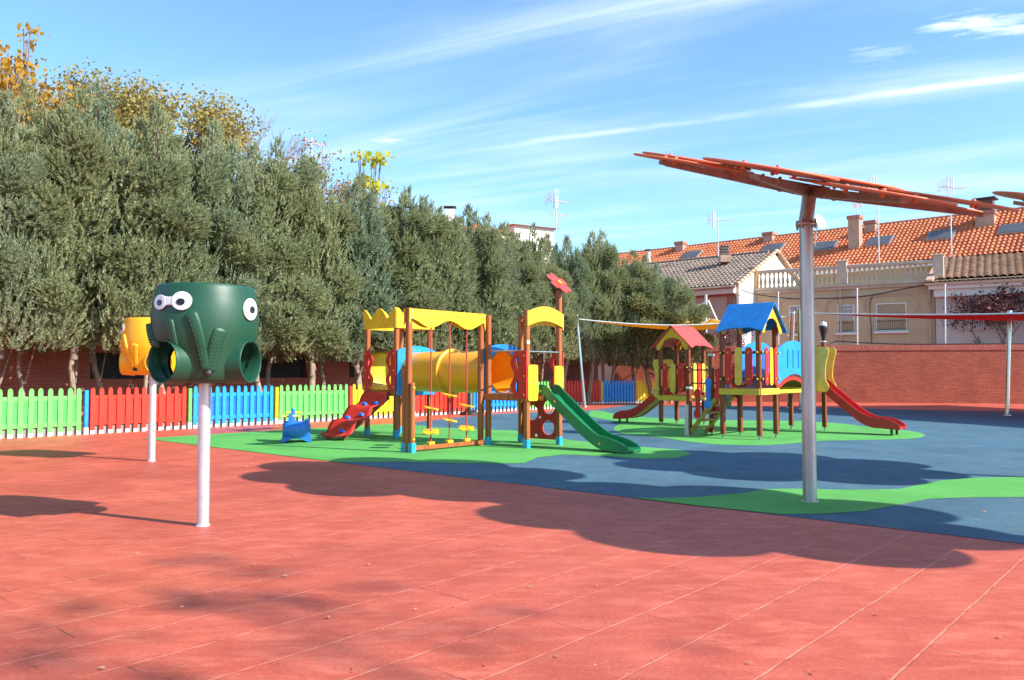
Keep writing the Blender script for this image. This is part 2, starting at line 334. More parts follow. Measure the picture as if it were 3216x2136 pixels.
# ------------------------------------------------------------------ brick walls
def brick_mat(name, c1, c2, mortar, scale=1.0, axis=(0, 2), bw=.26, bh=.07, rot=0, off=0):
    m = bpy.data.materials.new(name); m.use_nodes = True; t = m.node_tree; b = t.nodes['Principled BSDF']
    tc = N(t, 'ShaderNodeTexCoord'); s = N(t, 'ShaderNodeSeparateXYZ'); t.links.new(tc.outputs['Object'], s.inputs[0]); cb = N(t, 'ShaderNodeCombineXYZ')
    t.links.new(s.outputs[axis[0]], cb.inputs[0]); t.links.new(s.outputs[axis[1]], cb.inputs[1])
    br = N(t, 'ShaderNodeTexBrick'); t.links.new(cb.outputs[0], br.inputs['Vector']); br.inputs['Scale'].default_value = 1
    br.inputs['Brick Width'].default_value = bw; br.inputs['Row Height'].default_value = bh; br.inputs['Mortar Size'].default_value = .009; br.inputs['Bias'].default_value = 0
    br.inputs['Color1'].default_value = (*c1, 1); br.inputs['Color2'].default_value = (*c2, 1); br.inputs['Mortar'].default_value = (*mortar, 1)
    n = noise_(t, tc.outputs['Object'], 1.1, 6, .65); n2 = noise_(t, tc.outputs['Object'], 11, 4, .6)
    c = mix(t, math_(t, 'MULTIPLY', ramp(t, n, .4, .75), .5), br.outputs[0], tuple(x*.55 for x in c1)); c = mix(t, math_(t, 'MULTIPLY', ramp(t, n2, .45, .75), .35), c, tuple(min(1, x*1.5) for x in c2))
    t.links.new(c, b.inputs['Base Color']); b.inputs['Roughness'].default_value = .85
    bn = N(t, 'ShaderNodeBump'); bn.inputs['Strength'].default_value = .6; bn.inputs['Distance'].default_value = .01; bn.invert = True
    t.links.new(br.outputs['Fac'], bn.inputs['Height']); t.links.new(bn.outputs[0], b.inputs['Normal']); return m
BR1 = brick_mat('red_brick', (.32, .072, .040), (.43, .115, .065), (.20, .07, .05))
BR2 = brick_mat('brown_brick', (.30, .09, .055), (.38, .13, .08), (.30, .24, .2))
BR3 = brick_mat('soldier_brick', (.38, .10, .07), (.48, .15, .11), (.14, .05, .04), bw=.085, bh=.26)
def wall(name, p0, p1, z1, th, m, label, capm=None, cat='wall'):
    p0 = Vector((*p0[:2], 0)); p1 = Vector((*p1[:2], 0)); d = p1-p0
    t = thing(name, label, cat, p0, math.atan2(d.y, d.x)); L = d.length
    MB().b2((0, 0, -.05), (L, th, z1-.26)).build('wall_face', m, t)
    MB().b2((0, -.03, z1-.26), (L, th+.03, z1)).build('coping', capm or m, t); return t
FL0 = G(30, 1377); FL0.z = 0                        # a point of the picket fence's line
def FP(t, off=0): return FL0+U*t+V*off
WR0 = P(1930, 1262, 42.5); WR1 = P(3216, 1268, 38.4)
dW = (WR1-WR0); dW.z = 0; dW.normalize()
wr1 = WR0+dW*70
wall('brick_wall', WR0, wr1, 2.80, .3, BR1, 'long red brick wall with a soldier course on top, behind the right playset', BR3)
a_, b_ = FP(-16, 3.3), FP(27.6, 3.3)
t = thing('brick_wall', 'shaded brown brick wall behind the trunks of the cypress hedge', 'wall', a_, UA)
wm = MB(); L = (b_-a_).length
segs = []; x = 0; k = 0
openings = [(19.0, 22.2), (23.6, 26.2), (28.0, 30.2)]
wm.b2((0, 0, -.05), (L, .25, 1.30)); wm.b2((0, 0, 2.05), (L, .25, 2.6))
px_ = 0
for a, b in openings: wm.b2((px_, 0, 1.30), (a, .25, 2.05)); px_ = b
wm.b2((px_, 0, 1.30), (L, .25, 2.05)); wm.build('wall_face', BR2, t)
for a, b in openings:
    g = MB()
    for i in range(int((b-a)/.14)): g.b2((a+.1+i*.14, .10, 1.3), (a+.12+i*.14, .12, 2.05))
    g.build('grille', DARK, t); MB().b2((a, .2, 1.3), (b, .24, 2.05)).build('dark_void_sheet', DARK, t)  # black sheet closes each opening, standing in for the unlit void behind
# ------------------------------------------------------------------ picket fence
def picket_mesh(w=.105, h=1.12, z0=.085):
    r = w/2; pts = [(-r, z0), (r, z0), (r, h-.075)]+[(r*math.cos(a)*1.0, h-.075+.075*math.sin(a)) for a in (rad(30), rad(60), rad(90), rad(120), rad(150))]+[(-r, h-.075)]
    return pts
def fence_panel(p0, p1, n, mp, mb, label, grp='coloured picket fence panels'):
    d = p1-p0; L = d.length; t = thing('picket_fence', label, 'fence', p0, math.atan2(d.y, d.x), grp)
    MB().cbox((.04, .0, .82), (L-.04, .035, .93)).build('rail', mp, t); MB().cbox((.04, .0, .205), (L-.04, .035, .315)).build('rail', mp, t)
    MB().b2((.05, .012, .315), (L-.05, .026, .82)).build('backboard', mb, t)
    MB().b2((0, .05, -.02), (L, .13, .19)).build('kerb', CONC, t)
    sp = L/n
    me = None
    for i in range(n):
        x = sp*(i+.5)+random.uniform(-.006, .006)
        if me is None:
            o = MB().plate([picket_mesh()], (0, -.014, 0), (1, 0, 0), (0, 0, 1), .026).build('picket', mp, t); me = o
            f = MB().b2((-.05, -.028, -.01), (.05, .0, .085)).build('foot', WHT, t); fe = f
        else:
            o = me.copy(); COL.objects.link(o); o.parent = t; f = fe.copy(); COL.objects.link(f); f.parent = t
        o.location = (x, 0, random.uniform(-.008, .004)); o.rotation_euler = (0, random.uniform(-.008, .008), 0); f.location = (x, 0, 0)
    return t
def fence_post(p, ang, m, label):
    t = thing('fence_post', label, 'fence post', p, ang, 'square posts of the picket fence')
    MB().cbox((-.045, -.06, .16), (.045, .03, 1.06)).build('shaft', m, t); MB().cbox((-.05, -.065, -.01), (.05, .035, .16)).build('base', WHT, t)
J = [-3.6, -1.0, 1.62, 4.23, 6.85, 9.49, 12.15, 14.9, 17.55, 19.9]
cols = [(REDP, REDP, 'red', 'partly outside the left edge'), (GRNL, GRNB, 'light green', 'at the left edge, left of the blue post'), (REDP, REDP, 'red', 'behind the pods, between blue and green posts'), (BLUP, BLUB, 'bright blue', 'behind the green pod, crossed by shadows'), (GRNL, GRNB, 'light green', 'behind the blue spring rider, left of the climbing ramp'), (YELP, YELP, 'yellow', 'behind the climbing ramp of the tunnel playset'), (REDP, REDP, 'red', 'seen through the rope climber below the tunnel'), (BLUP, BLUB, 'bright blue', 'below the right end of the orange tunnel'), (GRNL, GRNB, 'green', 'shaded, seen above the top of the green slide')]
pc = [BLUP, BLUP, BLUP, GRNL, YELP, REDP, CYAN, GRNL, YELP, REDP]
pn = ['blue', 'blue', 'blue', 'light green', 'yellow', 'red', 'light blue', 'green', 'yellow', 'red']
for i in range(1, 9):
    fence_panel(FP(J[i]+.05), FP(J[i+1]-.05), 12, cols[i][0], cols[i][1], cols[i][2]+' picket fence panel '+cols[i][3])
ppl = {2: 'slim blue post between the left light green panel and the red panel', 3: 'slim light green post between the red and the bright blue panel', 4: 'slim yellow post between the bright blue and the second green panel', 5: 'slim red post between the green and the yellow panel', 6: 'slim light blue post between the yellow and the red panel behind the ropes', 7: 'slim green post between the red panel and the blue panel below the tunnel', 8: 'slim yellow post at the right end of the blue panel below the tunnel'}
for i in ppl: fence_post(FP(J[i]), UA, pc[i], ppl[i])
f0 = P(1700, 1270, 37.6); f0.z = 0; f1 = P(2075, 1270, 39.6); f1.z = 0; dF = (f1-f0); n_ = dF.length
xs = [1700, 1768, 1889, 1996, 2075]
cs = [(GRNL, GRNB, 'dark green picket fence panel at the far corner behind the slide tower'), (REDP, REDP, 'red picket fence panel at the far side behind the tilted steel pole'), (BLUP, BLUB, 'blue picket fence panel at the far side crossed by a diagonal shadow'), (YELP, YELP, 'yellow picket fence panel at the far right end beside the left red slide')]
def onF(x):
    r = (x-CX)/F; d = dF.normalized(); s = (r*f0.y-f0.x)/(d.x-r*d.y); return f0+d*s
aF = math.atan2(dF.y, dF.x)
for i in range(4):
    a, b = onF(xs[i]), onF(xs[i+1]); q = (b-a).normalized()*.05
    fence_panel(a+q, b-q, max(5, round((b-a).length/.165)), *cs[i])
for i, (m, l) in {1: (REDP, 'slim red post between the dark green and the far red panel'), 2: (YELP, 'slim yellow post between the far red and the far blue panel'), 3: (mat('orange_paint', (.8, .3, .02), .45), 'slim orange post between the far blue and the far yellow panel')}.items(): fence_post(onF(xs[i]), aF, m, l)
# ------------------------------------------------------------------ octopus pods on poles
PROF = [(0, .27), (.02, .315), (.06, .35), (.12, .38), (.2, .405), (.3, .435), (.4, .468), (.5, .49), (.62, .50), (.75, .494), (.88, .475), (.96, .458), (.98, .448)]
def rprof(z):
    if z <= 0: return PROF[0][1]
    for i in range(len(PROF)-1):
        (a, ra), (b, rb) = PROF[i], PROF[i+1]
        if z <= b:
            q = (z-a)/(b-a); s0 = (rb-PROF[max(i-1, 0)][1])/(b-PROF[max(i-1, 0)][0])*(b-a); j = min(i+2, len(PROF)-1); s1 = (PROF[j][1]-ra)/(PROF[j][0]-a)*(b-a)
            return ra*(2*q**3-3*q*q+1)+s0*(q**3-2*q*q+q)+rb*(3*q*q-2*q**3)+s1*(q**3-q*q)
    return PROF[-1][1]
def pod_pt(th, z, off=0):      # theta measured from local -Y (towards the viewer), positive to local +X
    r = rprof(z)+off; return Vector((r*math.sin(th), -r*math.cos(th), z))
def px_pod(x, y):              # spot measured on the photo's close-up of the pod
    z = .98-(y-160)/1210*.98; s = (x-1200)/630*.5/rprof(z); s = max(-.999, min(.999, s)); return math.asin(s), z
def pod(name, label, base, zb, rot, m, pole_r, eyes_shift=0):
    t = thing(name, label, 'play pod', base, rot, 'octopus ball pods on poles')
    MB().tube([(0, 0, -.05), (0, 0, zb+.04)], pole_r, 28).lathe([(pole_r+.012, 0), (pole_r+.010, .012), (pole_r, .02)], 28).build('pole', GALV, t)
    b = thing('pod', None, None, (0, 0, zb)); del_keys(b); b.parent = t; b.scale = (1, 1, .955)
    # shell: one lathe-like grid, with three round openings cut and spouts joined in one mesh
    mouths = [rad(a) for a in (-52, 60, 146, 214)]; zc = .218; rm = .218
    nth, nz = 144, 60; mb = MB(); vs = []; zs = [.98*i/nz for i in range(nz+1)]
    def inhole(p, rr):
        for a in mouths:
            ax = Vector((math.sin(a), -math.cos(a), 0)); q = Vector(p); d = q.dot(ax)
            if d > .08:
                e = q-Vector((0, 0, zc))-ax*(q-Vector((0, 0, zc))).dot(ax)
                if e.length < rr: return True
        return False
    for lay in (0, 1):
        off = 0 if lay == 0 else -.016; vs = []; fs = []
        for z in zs:
            for k in range(nth): vs.append(pod_pt(2*PI*k/nth, z, off))
        for i in range(nz):
            for k in range(nth):
                q = (i*nth+k, i*nth+(k+1) % nth, (i+1)*nth+(k+1) % nth, (i+1)*nth+k)
                c = sum((vs[j] for j in q), Vector())/4
                if not inhole(c, rm-.024): fs.append(q)
        mb.add(vs, fs, True)
    mb.lathe([(.448, .98), (.440, .988), (.432, .98)], nth)                      # rolled rim
    mb.lathe([(0.0, -.004), (.2, -.004), (.255, .0), (.272, .006)], 48)           # closed bottom
    for a in mouths:
        ax = Vector((math.sin(a), -math.cos(a), 0)); M = ax.to_track_quat('Z', 'Y').to_matrix()
        n = 48; rings = []
        def ring(R, r, dz=0):
            pts = []
            for k in range(n):
                q = 2*PI*k/n; p = M @ Vector((r*math.cos(q), r*math.sin(q), 0)); cen = Vector((0, 0, zc+dz))+ax*R
                pts.append(p+cen)
            return pts
        prof = [(.27, .234), (.33, .230), (.37, .225), (.41, .221), (.44, .219), (.475, .218), (.483, .216), (.483, .206), (.475, .203), (.40, .203), (.27, .203)]
        vs = []; fs = []
        for R, r in prof: vs += ring(R, r)
        for i in range(len(prof)-1):
            for k in range(n):
                q = (i*n+k, i*n+(k+1) % n, (i+1)*n+(k+1) % n, (i+1)*n+k); fs.append(q)
        mb.add(vs, fs, True)
    mb.build('shell', m, b, fix=False)
    # tentacles: raised arms with rows of suckers
    def arm(path, w0, w1, hgt, cols, bump_r, n=26):
        pts = [px_pod(*p) for p in path]; P_ = []
        for i in range(n+1):
            s = i/n*(len(pts)-1); k = min(int(s), len(pts)-2); f = s-k
            P_.append((pts[k][0]*(1-f)+pts[k+1][0]*f, pts[k][1]*(1-f)+pts[k+1][1]*f))
        for _ in range(3): P_ = [P_[0]]+[tuple((P_[i-1][j]+2*P_[i][j]+P_[i+1][j])/4 for j in (0, 1)) for i in range(1, len(P_)-1)]+[P_[-1]]
        a = MB(); vs = []; fs = []; cs = (-1, -.96, -.8, -.5, 0, .5, .8, .96, 1); hs = (-.012, .3, .85, 1, 1, 1, .85, .3, -.012)
        for i, (th, z) in enumerate(P_):
            j0, j1 = max(i-1, 0), min(i+1, n); dt = (P_[j1][0]-P_[j0][0])*rprof(z); dzz = P_[j1][1]-P_[j0][1]; L = math.hypot(dt, dzz) or 1
            nx, nzv = -dzz/L, dt/L; f = i/n; w = (w0*(1-f)+w1*f); cap = min(1, math.sqrt(max(0, 1-(1-min(1, i/2.5))**2))+.12, math.sqrt(max(0, 1-(1-min(1, (n-i)/2.5))**2))+.12); w *= cap
            for c, h_ in zip(cs, hs): vs.append(pod_pt(th+nx*c*w/rprof(z), z+nzv*c*w, h_*hgt*cap if h_ > 0 else -.012))
        m_ = len(cs)
        for i in range(n):
            for k in range(m_-1): fs.append((i*m_+k, i*m_+k+1, (i+1)*m_+k+1, (i+1)*m_+k))
        a.add(vs, fs, True); s = a
        for q in range(2, int(n*.85), 2):
            th, z = P_[q]
            f = q/n; w = w0*(1-f)+w1*f; j0, j1 = q-1, q+1; dt = (P_[j1][0]-P_[j0][0])*rprof(z); dzz = P_[j1][1]-P_[j0][1]; L = math.hypot(dt, dzz) or 1
            for c in cols:
                c0 = pod_pt(th-dzz/L*c*w/rprof(z), z+dt/L*c*w, hgt); nn = Vector((math.sin(th), -math.cos(th), 0)); M = nn.to_track_quat('Z', 'Y').to_matrix()
                s.lathe([(bump_r, -.004), (bump_r*.85, bump_r*.5), (bump_r*.4, bump_r*.8), (0, bump_r*.85)], 8, c0, M)
        s.build('tentacle', m, b)
    arm([(1030, 500), (1085, 640), (1125, 800), (1160, 960), (1185, 1100), (1200, 1220)], .058, .040, .030, (-.62, -.1), .007)
    arm([(800, 600), (825, 700), (855, 850), (872, 930)], .042, .034, .019, (-.45, .3), .006)
    arm([(1372, 700), (1325, 850), (1290, 1000), (1270, 1130), (1245, 1230)], .068, .055, .018, (-.5, .35), .008)
    arm([(575, 630), (590, 750), (625, 880), (690, 900)], .05, .04, .035, (-.4, .4), .010)
    arm([(1960, 560), (1800, 620), (1740, 760), (1715, 860)], .0, .0, .0, (), .01, 8) if False else None
    # drain notch
    th, z = px_pod(1235, 1245); nn = Vector((math.sin(th), -math.cos(th), 0)); M = nn.to_track_quat('Z', 'Y').to_matrix()
    MB().lathe([(.0, .034), (.030, .034), (.034, .02), (.034, -.02)], 16, pod_pt(th, z), M).build('drain_socket', DARK, b)
    # eyes
    def patch(fn, nu, nv, off, m_, nm, par):
        """a raised patch of the shell: fn(u, v) gives the spot in close-up pixels; edge rows sink into the shell"""
        vs = []; fs = []
        for i in range(nu+1):
            for j in range(nv+1):
                x, y, e = fn(i/nu, j/nv); vs.append(pod_pt(*px_pod(x, y), off if not e else -.010))
        for i in range(nu):
            for j in range(nv): k = i*(nv+1)+j; fs.append((k, k+1, k+nv+2, k+nv+1))
        return vs, fs
    def goggle(circles, bridge, off, grow, m_, nm, par):
        mb2 = MB()
        for (x, y, rx, ry) in circles:
            rs = [.02, .35, .7, .93, 1.0, 1.0]
            def fn(u, v, x=x, y=y, rx=rx, ry=ry):
                k = round(u*5); r = rs[k]; q = 2*PI*v; return x+(rx+grow)*r*math.cos(q), y+(ry+grow)*r*math.sin(q), k == 5
            mb2.add(*patch(fn, 5, 40, off, m_, nm, par), True)
        if bridge:
            (x0, t0, b0), (xm, tm, bm_), (x1, t1, b1) = bridge
            def fn(u, v):
                x = x0+(x1-x0)*u; w = 4*u*(1-u); top = (t0*(1-u)+t1*u)*(1-w)+tm*w-grow*.8; bot = (b0*(1-u)+b1*u)*(1-w)+bm_*w+grow*.8
                k = round(v*8); e = k in (0, 8); f = min(1, max(0, (k-1)/6)); return x, top+(bot-top)*f, e
            mb2.add(*patch(fn, 14, 8, off-.002, m_, nm, par), True)
        return mb2.build(nm, m_, par)
    for circles, bridge, pupils in (([(703, 388, 64, 92), (938, 380, 110, 114)], ((725, 305, 465), (800, 328, 428), (885, 290, 462)), [(702, 394, 27, 37), (931, 393, 46, 42)]), ([(1697, 448, 80, 140)], None, [(1713, 452, 30, 47)])):
        em = goggle(circles, bridge, .016, 0, EYEW, 'eye_mask', b); goggle(circles, bridge, .009, 9, m, 'eye_rim', em)
        for pu in pupils: goggle([pu], None, .020, 0, EYEB, 'pupil', em)
    return t
def del_keys(o):
    for k in ('label', 'category', 'group', 'kind'):
        if k in o: del o[k]
gb = G(637, 1651); yb = G(476, 1448)
PIV1 = math.atan2(-gb.x, gb.y)
pod('octopus_pod', 'dark green octopus shaped ball pod with white goggle eyes on the nearest grey pole', gb, 1.392, PIV1, PODG, .057)
o = pod('octopus_pod', 'yellow octopus shaped ball pod on a grey pole, partly hidden behind the dark green pod', yb, 1.45, math.atan2(-yb.x, yb.y)+rad(-50), PODY, .058)

# ------------------------------------------------------------------ playset with tunnel
T2 = G(1654.5, 1409); SA = 1.03
def solve_a2():     # distance along the tunnel so the tower stands where the photo shows it
    r = (1245-CX)/F; return (T2.x-r*T2.y)/(-V.x+r*V.y)*1.0
KA = solve_a2()
A = thing('tunnel_playset', 'wooden play castle with an orange tunnel between two towers, a green slide and red flower', 'playset', T2, UA)
def post(t, a, b, z1, m=WOOD, w=.095, z0=0.0, foot=None, cap=None):
    p = MB().cbox((-w/2, -w/2, z0), (w/2, w/2, z1), .007).build('post', m, t); p.location = (a, b, 0)
    if foot: MB().cbox((-w/2-.006, -w/2-.006, -.01), (w/2+.006, w/2+.006, .175), .006).build('foot', foot, p)
    return p
X_, Y_ = Vector((1, 0, 0)), Vector((0, 1, 0))
# right tower posts
for a, b, z in ((0, 0, 2.72), (SA, 0, 3.18), (0, SA, 2.66), (SA, SA, 2.70)): post(A, a, b, z, foot=FOOTB)
st = MB().b2((-.052, -.05, 2.05), (.03, -.049, 2.12)).build('sticker', WHT, A)
# left tower posts
for a, b in ((0, KA), (SA, KA), (0, KA+SA), (SA, KA+SA)): post(A, a, b, 2.80, foot=FOOTB)
def deck(t, a0, b0, a1, b1, z, th=.13, beam=WOOD, pl=PLANK):
    MB().cbox((a0-.05, b0-.075, z-th), (a1+.05, b0-.045, z)).build('beam', beam, t); MB().cbox((a0-.05, b1+.045, z-th), (a1+.05, b1+.075, z)).build('beam', beam, t)
    MB().cbox((a0-.075, b0-.045, z-th-.002), (a0-.045, b1+.045, z-.002)).build('beam', beam, t); MB().cbox((a1+.045, b0-.045, z-th-.002), (a1+.075, b1+.045, z-.002)).build('beam', beam, t)
    p = MB(); n = 8; w = (b1-b0)/n
    for i in range(n): p.cbox((a0, b0+i*w+.006, z-.03), (a1, b0+(i+1)*w-.006, z+.006), .004)
    p.build('platform', pl, t)
deck(A, 0, 0, SA, SA, 1.06); deck(A, 0, KA, SA, KA+SA, 1.08)
for i in range(5): MB().cbox((-.06, KA+.18+i*.16, 1.085), (-.02, KA+.29+i*.16, 1.13)).build('kick_block', YEL, A)
# arch over the slide, barrier panels
def arch_loop(w, z0, z1, rise, n=14):
    return [(-.06+(w+.12)*k/n, z1+rise*math.sin(PI*k/n)) for k in range(n+1)]+[(w+.06-(w+.12)*k/n, z0+(rise-.01)*math.sin(PI*k/n)) for k in range(n+1)]
MB().plate([arch_loop(SA, 2.40, 2.68, .13)], (0, -.065, 0), X_, Z, .03).build('arch_panel', YEL, A)
bolts(A, [(.0, -.08, 2.62), (0, -.08, 2.48), (SA, -.08, 2.62), (SA, -.08, 2.48)], (0, -1, 0), BOLT)
MB().plate([arch_loop(SA, 2.36, 2.64, .13)], (SA+.065, 0, 0), Y_, Z, .03).build('arch_panel', YEL, A)
MB().plate([rrect(-.05, .93, .25, 1.64, .05)], (0, -.07, 0), X_, Z, .025).build('barrier_panel', YEL, A)
MB().plate([rrect(SA-.25, 1.15, SA+.05, 1.62, .05)], (0, -.07, 0), X_, Z, .025).build('barrier_panel', YEL, A)
bolts(A, [(.0, -.083, 1.58), (0, -.083, 1.28), (0, -.083, .98), (SA, -.083, 1.56), (SA, -.083, 1.27)], (0, -1, 0), BOLT)
MB().tube([(0, -.02, 1.90), (SA-.03, -.02, 1.90)], .017, 10).build('grab_bar', STEEL, A)
MB().tube([(-.02, 0.0, 1.92), (-.02, SA, 1.92)], .015, 10).build('grab_bar', STEEL, A)
# red wavy side panels
def wavy(w, z0, z1, amp, flip=1, holes=True, n=40):
    L = [(0, z0), ] ; R = []
    for k in range(n+1):
        f = k/n; R.append((flip*(w-amp*(.5-.5*math.cos(4*PI*f+PI))*1.0), z0+(z1-z0)*f))
    lp = [(0, z0)]+R+[(0, z1)]
    hs = []
    if holes:
        for f0 in (.25, .75):
            zc = z0+(z1-z0)*f0; hh = (z1-z0)*.135; xc = flip*w*.60; pts = []
            for k in range(20):
                q = 2*PI*k/20; yy = math.sin(q); bend = flip*.06*(yy*yy)*-w
                pts.append((xc+flip*.0+bend+w*.115*math.cos(q), zc+hh*yy))
            hs.append(pts)
    return [lp]+hs
MB().plate(wavy(.34, 1.08, 1.99, .10), (-.068, KA-.06, 0), Y_, Z, .028).build('wavy_panel', RED, A)
MB().plate(wavy(.34, 1.08, 1.99, .10, -1), (-.068, KA+SA+.06, 0), Y_, Z, .028).build('wavy_panel', RED, A)
bolts(A, [(-.085, KA, z) for z in (1.15, 1.53, 1.92)]+[(-.085, KA+SA, z) for z in (1.15, 1.53, 1.92)]+[(-.085, KA+.2, 1.13), (-.085, KA+SA-.2, 1.13)], (-1, 0, 0), YEL, .02)
MB().plate(wavy(.42, .98, 1.91, .10), (-.068, -.06, 0), Y_, Z, .028).build('wavy_panel', RED, A)
bolts(A, [(-.085, 0, z) for z in (1.05, 1.42, 1.82)], (-1, 0, 0), YEL, .018)
MB().plate(wavy(.36, 1.0, 1.9, .10), (SA+.068, -.06, 0), Y_, Z, .028).build('wavy_panel', RED, A)
# crown panels
def crown(L):
    n = 60; top = []
    for k in range(n+1):
        f = k/n; c = .5+.5*math.cos(4*PI*f); z = 2.72+.25*(c**.62); top.append((-.07+(L+.14)*f, z))
    top[0] = (-.07, 2.90); top[-1] = (L+.07, 2.90)
    return [[(-.07, 2.50), (L+.07, 2.50)]+top[::-1]]
MB().plate(crown(SA), (-.07, KA, 0), Y_, Z, .03).build('crown_panel', YEL, A)
MB().plate(crown(SA), (SA+.07, KA, 0), Y_, Z, .03).build('crown_panel', YEL, A)
MB().plate(crown(SA), (0, KA-.07, 0), X_, Z, .03).build('crown_panel', YEL, A)
MB().plate(crown(SA), (0, KA+SA+.07, 0), X_, Z, .03).build('crown_panel', YEL, A)
bolts(A, [(-.088, KA-.02, 2.57), (-.088, KA-.02, 2.70), (-.088, KA+SA+.02, 2.57), (-.088, KA+SA+.02, 2.70)], (-1, 0, 0), BOLT, .018)
# bulging yellow barrier on the tower's far side
bm_ = MB(); n = 16; vs = []; fs = []
for k in range(n+1):
    q = -PI/2+PI*k/n
    for a in (0.02, SA-.02): vs += [(a, KA+SA+.03+.13*math.cos(q), 1.53+.43*math.sin(q)), (a, KA+SA+.03+.11*math.cos(q), 1.53+.41*math.sin(q))]
for k in range(n):
    i = k*4; fs += [(i, i+2, i+6, i+4), (i+1, i+3, i+7, i+5), (i, i+1, i+5, i+4), (i+2, i+3, i+7, i+6)]
bm_.add(vs, fs, True).build('bubble_panel', mat('yellow_plastic', (.88, .55, .04), .35), A)
# blue ring panels and tunnel
TC = 1.50; TR = .45
def ringp(z0, z1, rise, w=SA):
    n = 14; lp = [(-.06, z0), (w+.06, z0)]+[(w+.06-(w+.12)*k/n, z1+rise*math.sin(PI*k/n)) for k in range(n+1)]
    return [lp, circ(w/2, TC, TR-.02, 32)]
bl1 = MB().plate(ringp(.97, 2.0, .10), (0, KA-.10, 0), X_, Z, .03).build('ring_panel', CYAN, A)
bl2 = MB().plate(ringp(.97, 1.98, .10), (0, SA+.07, 0), X_, Z, .03).build('ring_panel', BLU, A)
bolts(bl2, [(SA/2+(TR+.03)*math.cos(q), SA+.052, TC+(TR+.03)*math.sin(q)) for q in [2*PI*(k+.5)/18 for k in range(18)]], (0, -1, 0), BOLT, .010)
bolts(bl1, [(SA/2+(TR+.05)*math.cos(q), KA-.118, TC+(TR+.05)*math.sin(q)) for q in [2*PI*(k+.5)/20 for k in range(20)]], (0, -1, 0), YEL, .012)
def tube_seg(b0, b1, bow0, bow1, r, nm):
    m_ = MB(); n = 48; K = 14; vs = []; fs = []
    for lay, rr in ((0, r), (1, r-.014)):
        vs = []; fs = []
        for i in range(K+1):
            f = i/K; b = b0+(b1-b0)*f; bow = bow0+(bow1-bow0)*math.sin(f*PI/2) if bow1 != bow0 else bow0
            for k in range(n): q = 2*PI*k/n; vs.append((SA/2-bow+rr*math.cos(q), b, TC+rr*math.sin(q)))
        for i in range(K):
            for k in range(n): fs.append((i*n+k, i*n+(k+1) % n, (i+1)*n+(k+1) % n, (i+1)*n+k))
        m_.add(vs, fs, True)
    return m_.build(nm, ORG, A)
bmid = (SA+KA)/2
tube_seg(SA+.02, bmid, 0, .14, TR, 'tunnel'); tube_seg(KA-.02, bmid, 0, .14, TR, 'tunnel')
fl = MB(); M_ = Matrix.Rotation(PI/2, 3, 'X'); fl.lathe([(TR-.01, .03), (TR+.055, .03), (TR+.06, .0), (TR+.055, -.03), (TR-.01, -.03)], 48, (SA/2-.14, bmid, TC), M_)
flo = fl.build('tunnel_flange', ORG, A)
bolts(flo, [(SA/2-.14+(TR+.03)*math.cos(q), bmid-.03, TC+(TR+.03)*math.sin(q)) for q in [2*PI*k/16 for k in range(16)]], (0, -1, 0), BOLT, .010)
# red climbing ramp with blue holds
n = 48; m2 = 8; vs = []; fs = []; rc = KA+SA/2
def ramp_pt(f, c, dz=0):
    a = -.04-1.42*f; wave = .05*math.sin(2*PI*3.2*f+.4); saw = (f*3.2) % 1; w = .36+.10*math.sin(PI*saw)
    if f > .94: w *= math.sqrt(max(.15, 1-((f-.94)/.06)**2*.8))
    drop = -.06 if f < .08 else 0
    z = 1.03-.98*f**.96+wave*.8+dz; return (a, rc+c*w+.04*math.sin(2*PI*3.2*f), z+.03*c*c)
for i in range(n+1):
    for lay in (0, -.035):
        for j in range(m2+1): vs.append(ramp_pt(i/n, -1+2*j/m2, lay))
R_ = (m2+1)*2
for i in range(n):
    for j in range(m2):
        k = i*R_+j; fs.append((k, k+1, k+1+R_, k+R_)); k += m2+1; fs.append((k, k+R_, k+1+R_, k+1))
    k = i*R_; fs.append((k, k+R_, k+R_+m2+1, k+m2+1)); k = i*R_+m2; fs.append((k, k+m2+1, k+R_+m2+1, k+R_))
k = n*R_; fs.append(tuple(range(k, k+m2+1))+tuple(range(k+2*m2+1, k+m2, -1))); fs.append(tuple(range(0, m2+1))+tuple(range(2*m2+1, m2, -1)))
rp = MB().add(vs, fs, True).build('climbing_ramp', mat('red_plastic', (.68, .035, .02), .35), A)
for f, c in ((.22, -.45), (.25, .4), (.48, -.35), (.55, .55), (.82, -.2)):
    p = Vector(ramp_pt(f, c, .02)); MB().lathe([(0, .045), (.03, .04), (.045, .02), (.05, -.02)], 12, p, Matrix(((1, 0, 0), (0, 1.7, 0), (0, 0, 1)))).build('climbing_hold', BLUB, rp)
for c in (-.27, .27): MB().beam((-.02, rc+c, .93), (-1.30, rc+c, .06), .04, .10).build('ramp_rail', WOODD, A)
# rope climber
CB = SA+.10; PA0, PA1 = -2.07, -.12
post(A, PA0, CB, 2.70); post(A, PA1, CB, 2.70)
for db, h in ((-.10, 1.30), (.10, 1.62)):
    q = MB().cbox((-.047, -.047, 0), (.047, .047, h), .02).build('post', WOOD, A); q.location = (PA0, CB+db, 0)
    MB().cbox((-.055, -.055, -.01), (.055, .055, .185), .006).build('foot', FOOTB, q)
bolts(A, [(PA0, CB-.152, .25), (PA0, CB-.152, 1.20)], (0, -1, 0), YEL, .028)
MB().cbox((PA0+.05, CB-.05, .03), (PA1-.05, CB+.03, .11)).build('base_beam', WOOD, A)
def wavebeam(L):
    n = 40; lp = [(0, 2.68), (0, 2.37)]+[(L*k/n, 2.42-.075*math.cos(4*PI*(k/n-.26))) for k in range(1, n)]+[(L, 2.33), (L, 2.68)]
    return [lp]
for db in (-.068, .068): MB().plate(wavebeam(PA1-PA0+.12), (PA0-.06, CB+db, 0), X_, Z, .03).build('wave_beam', YEL, A)
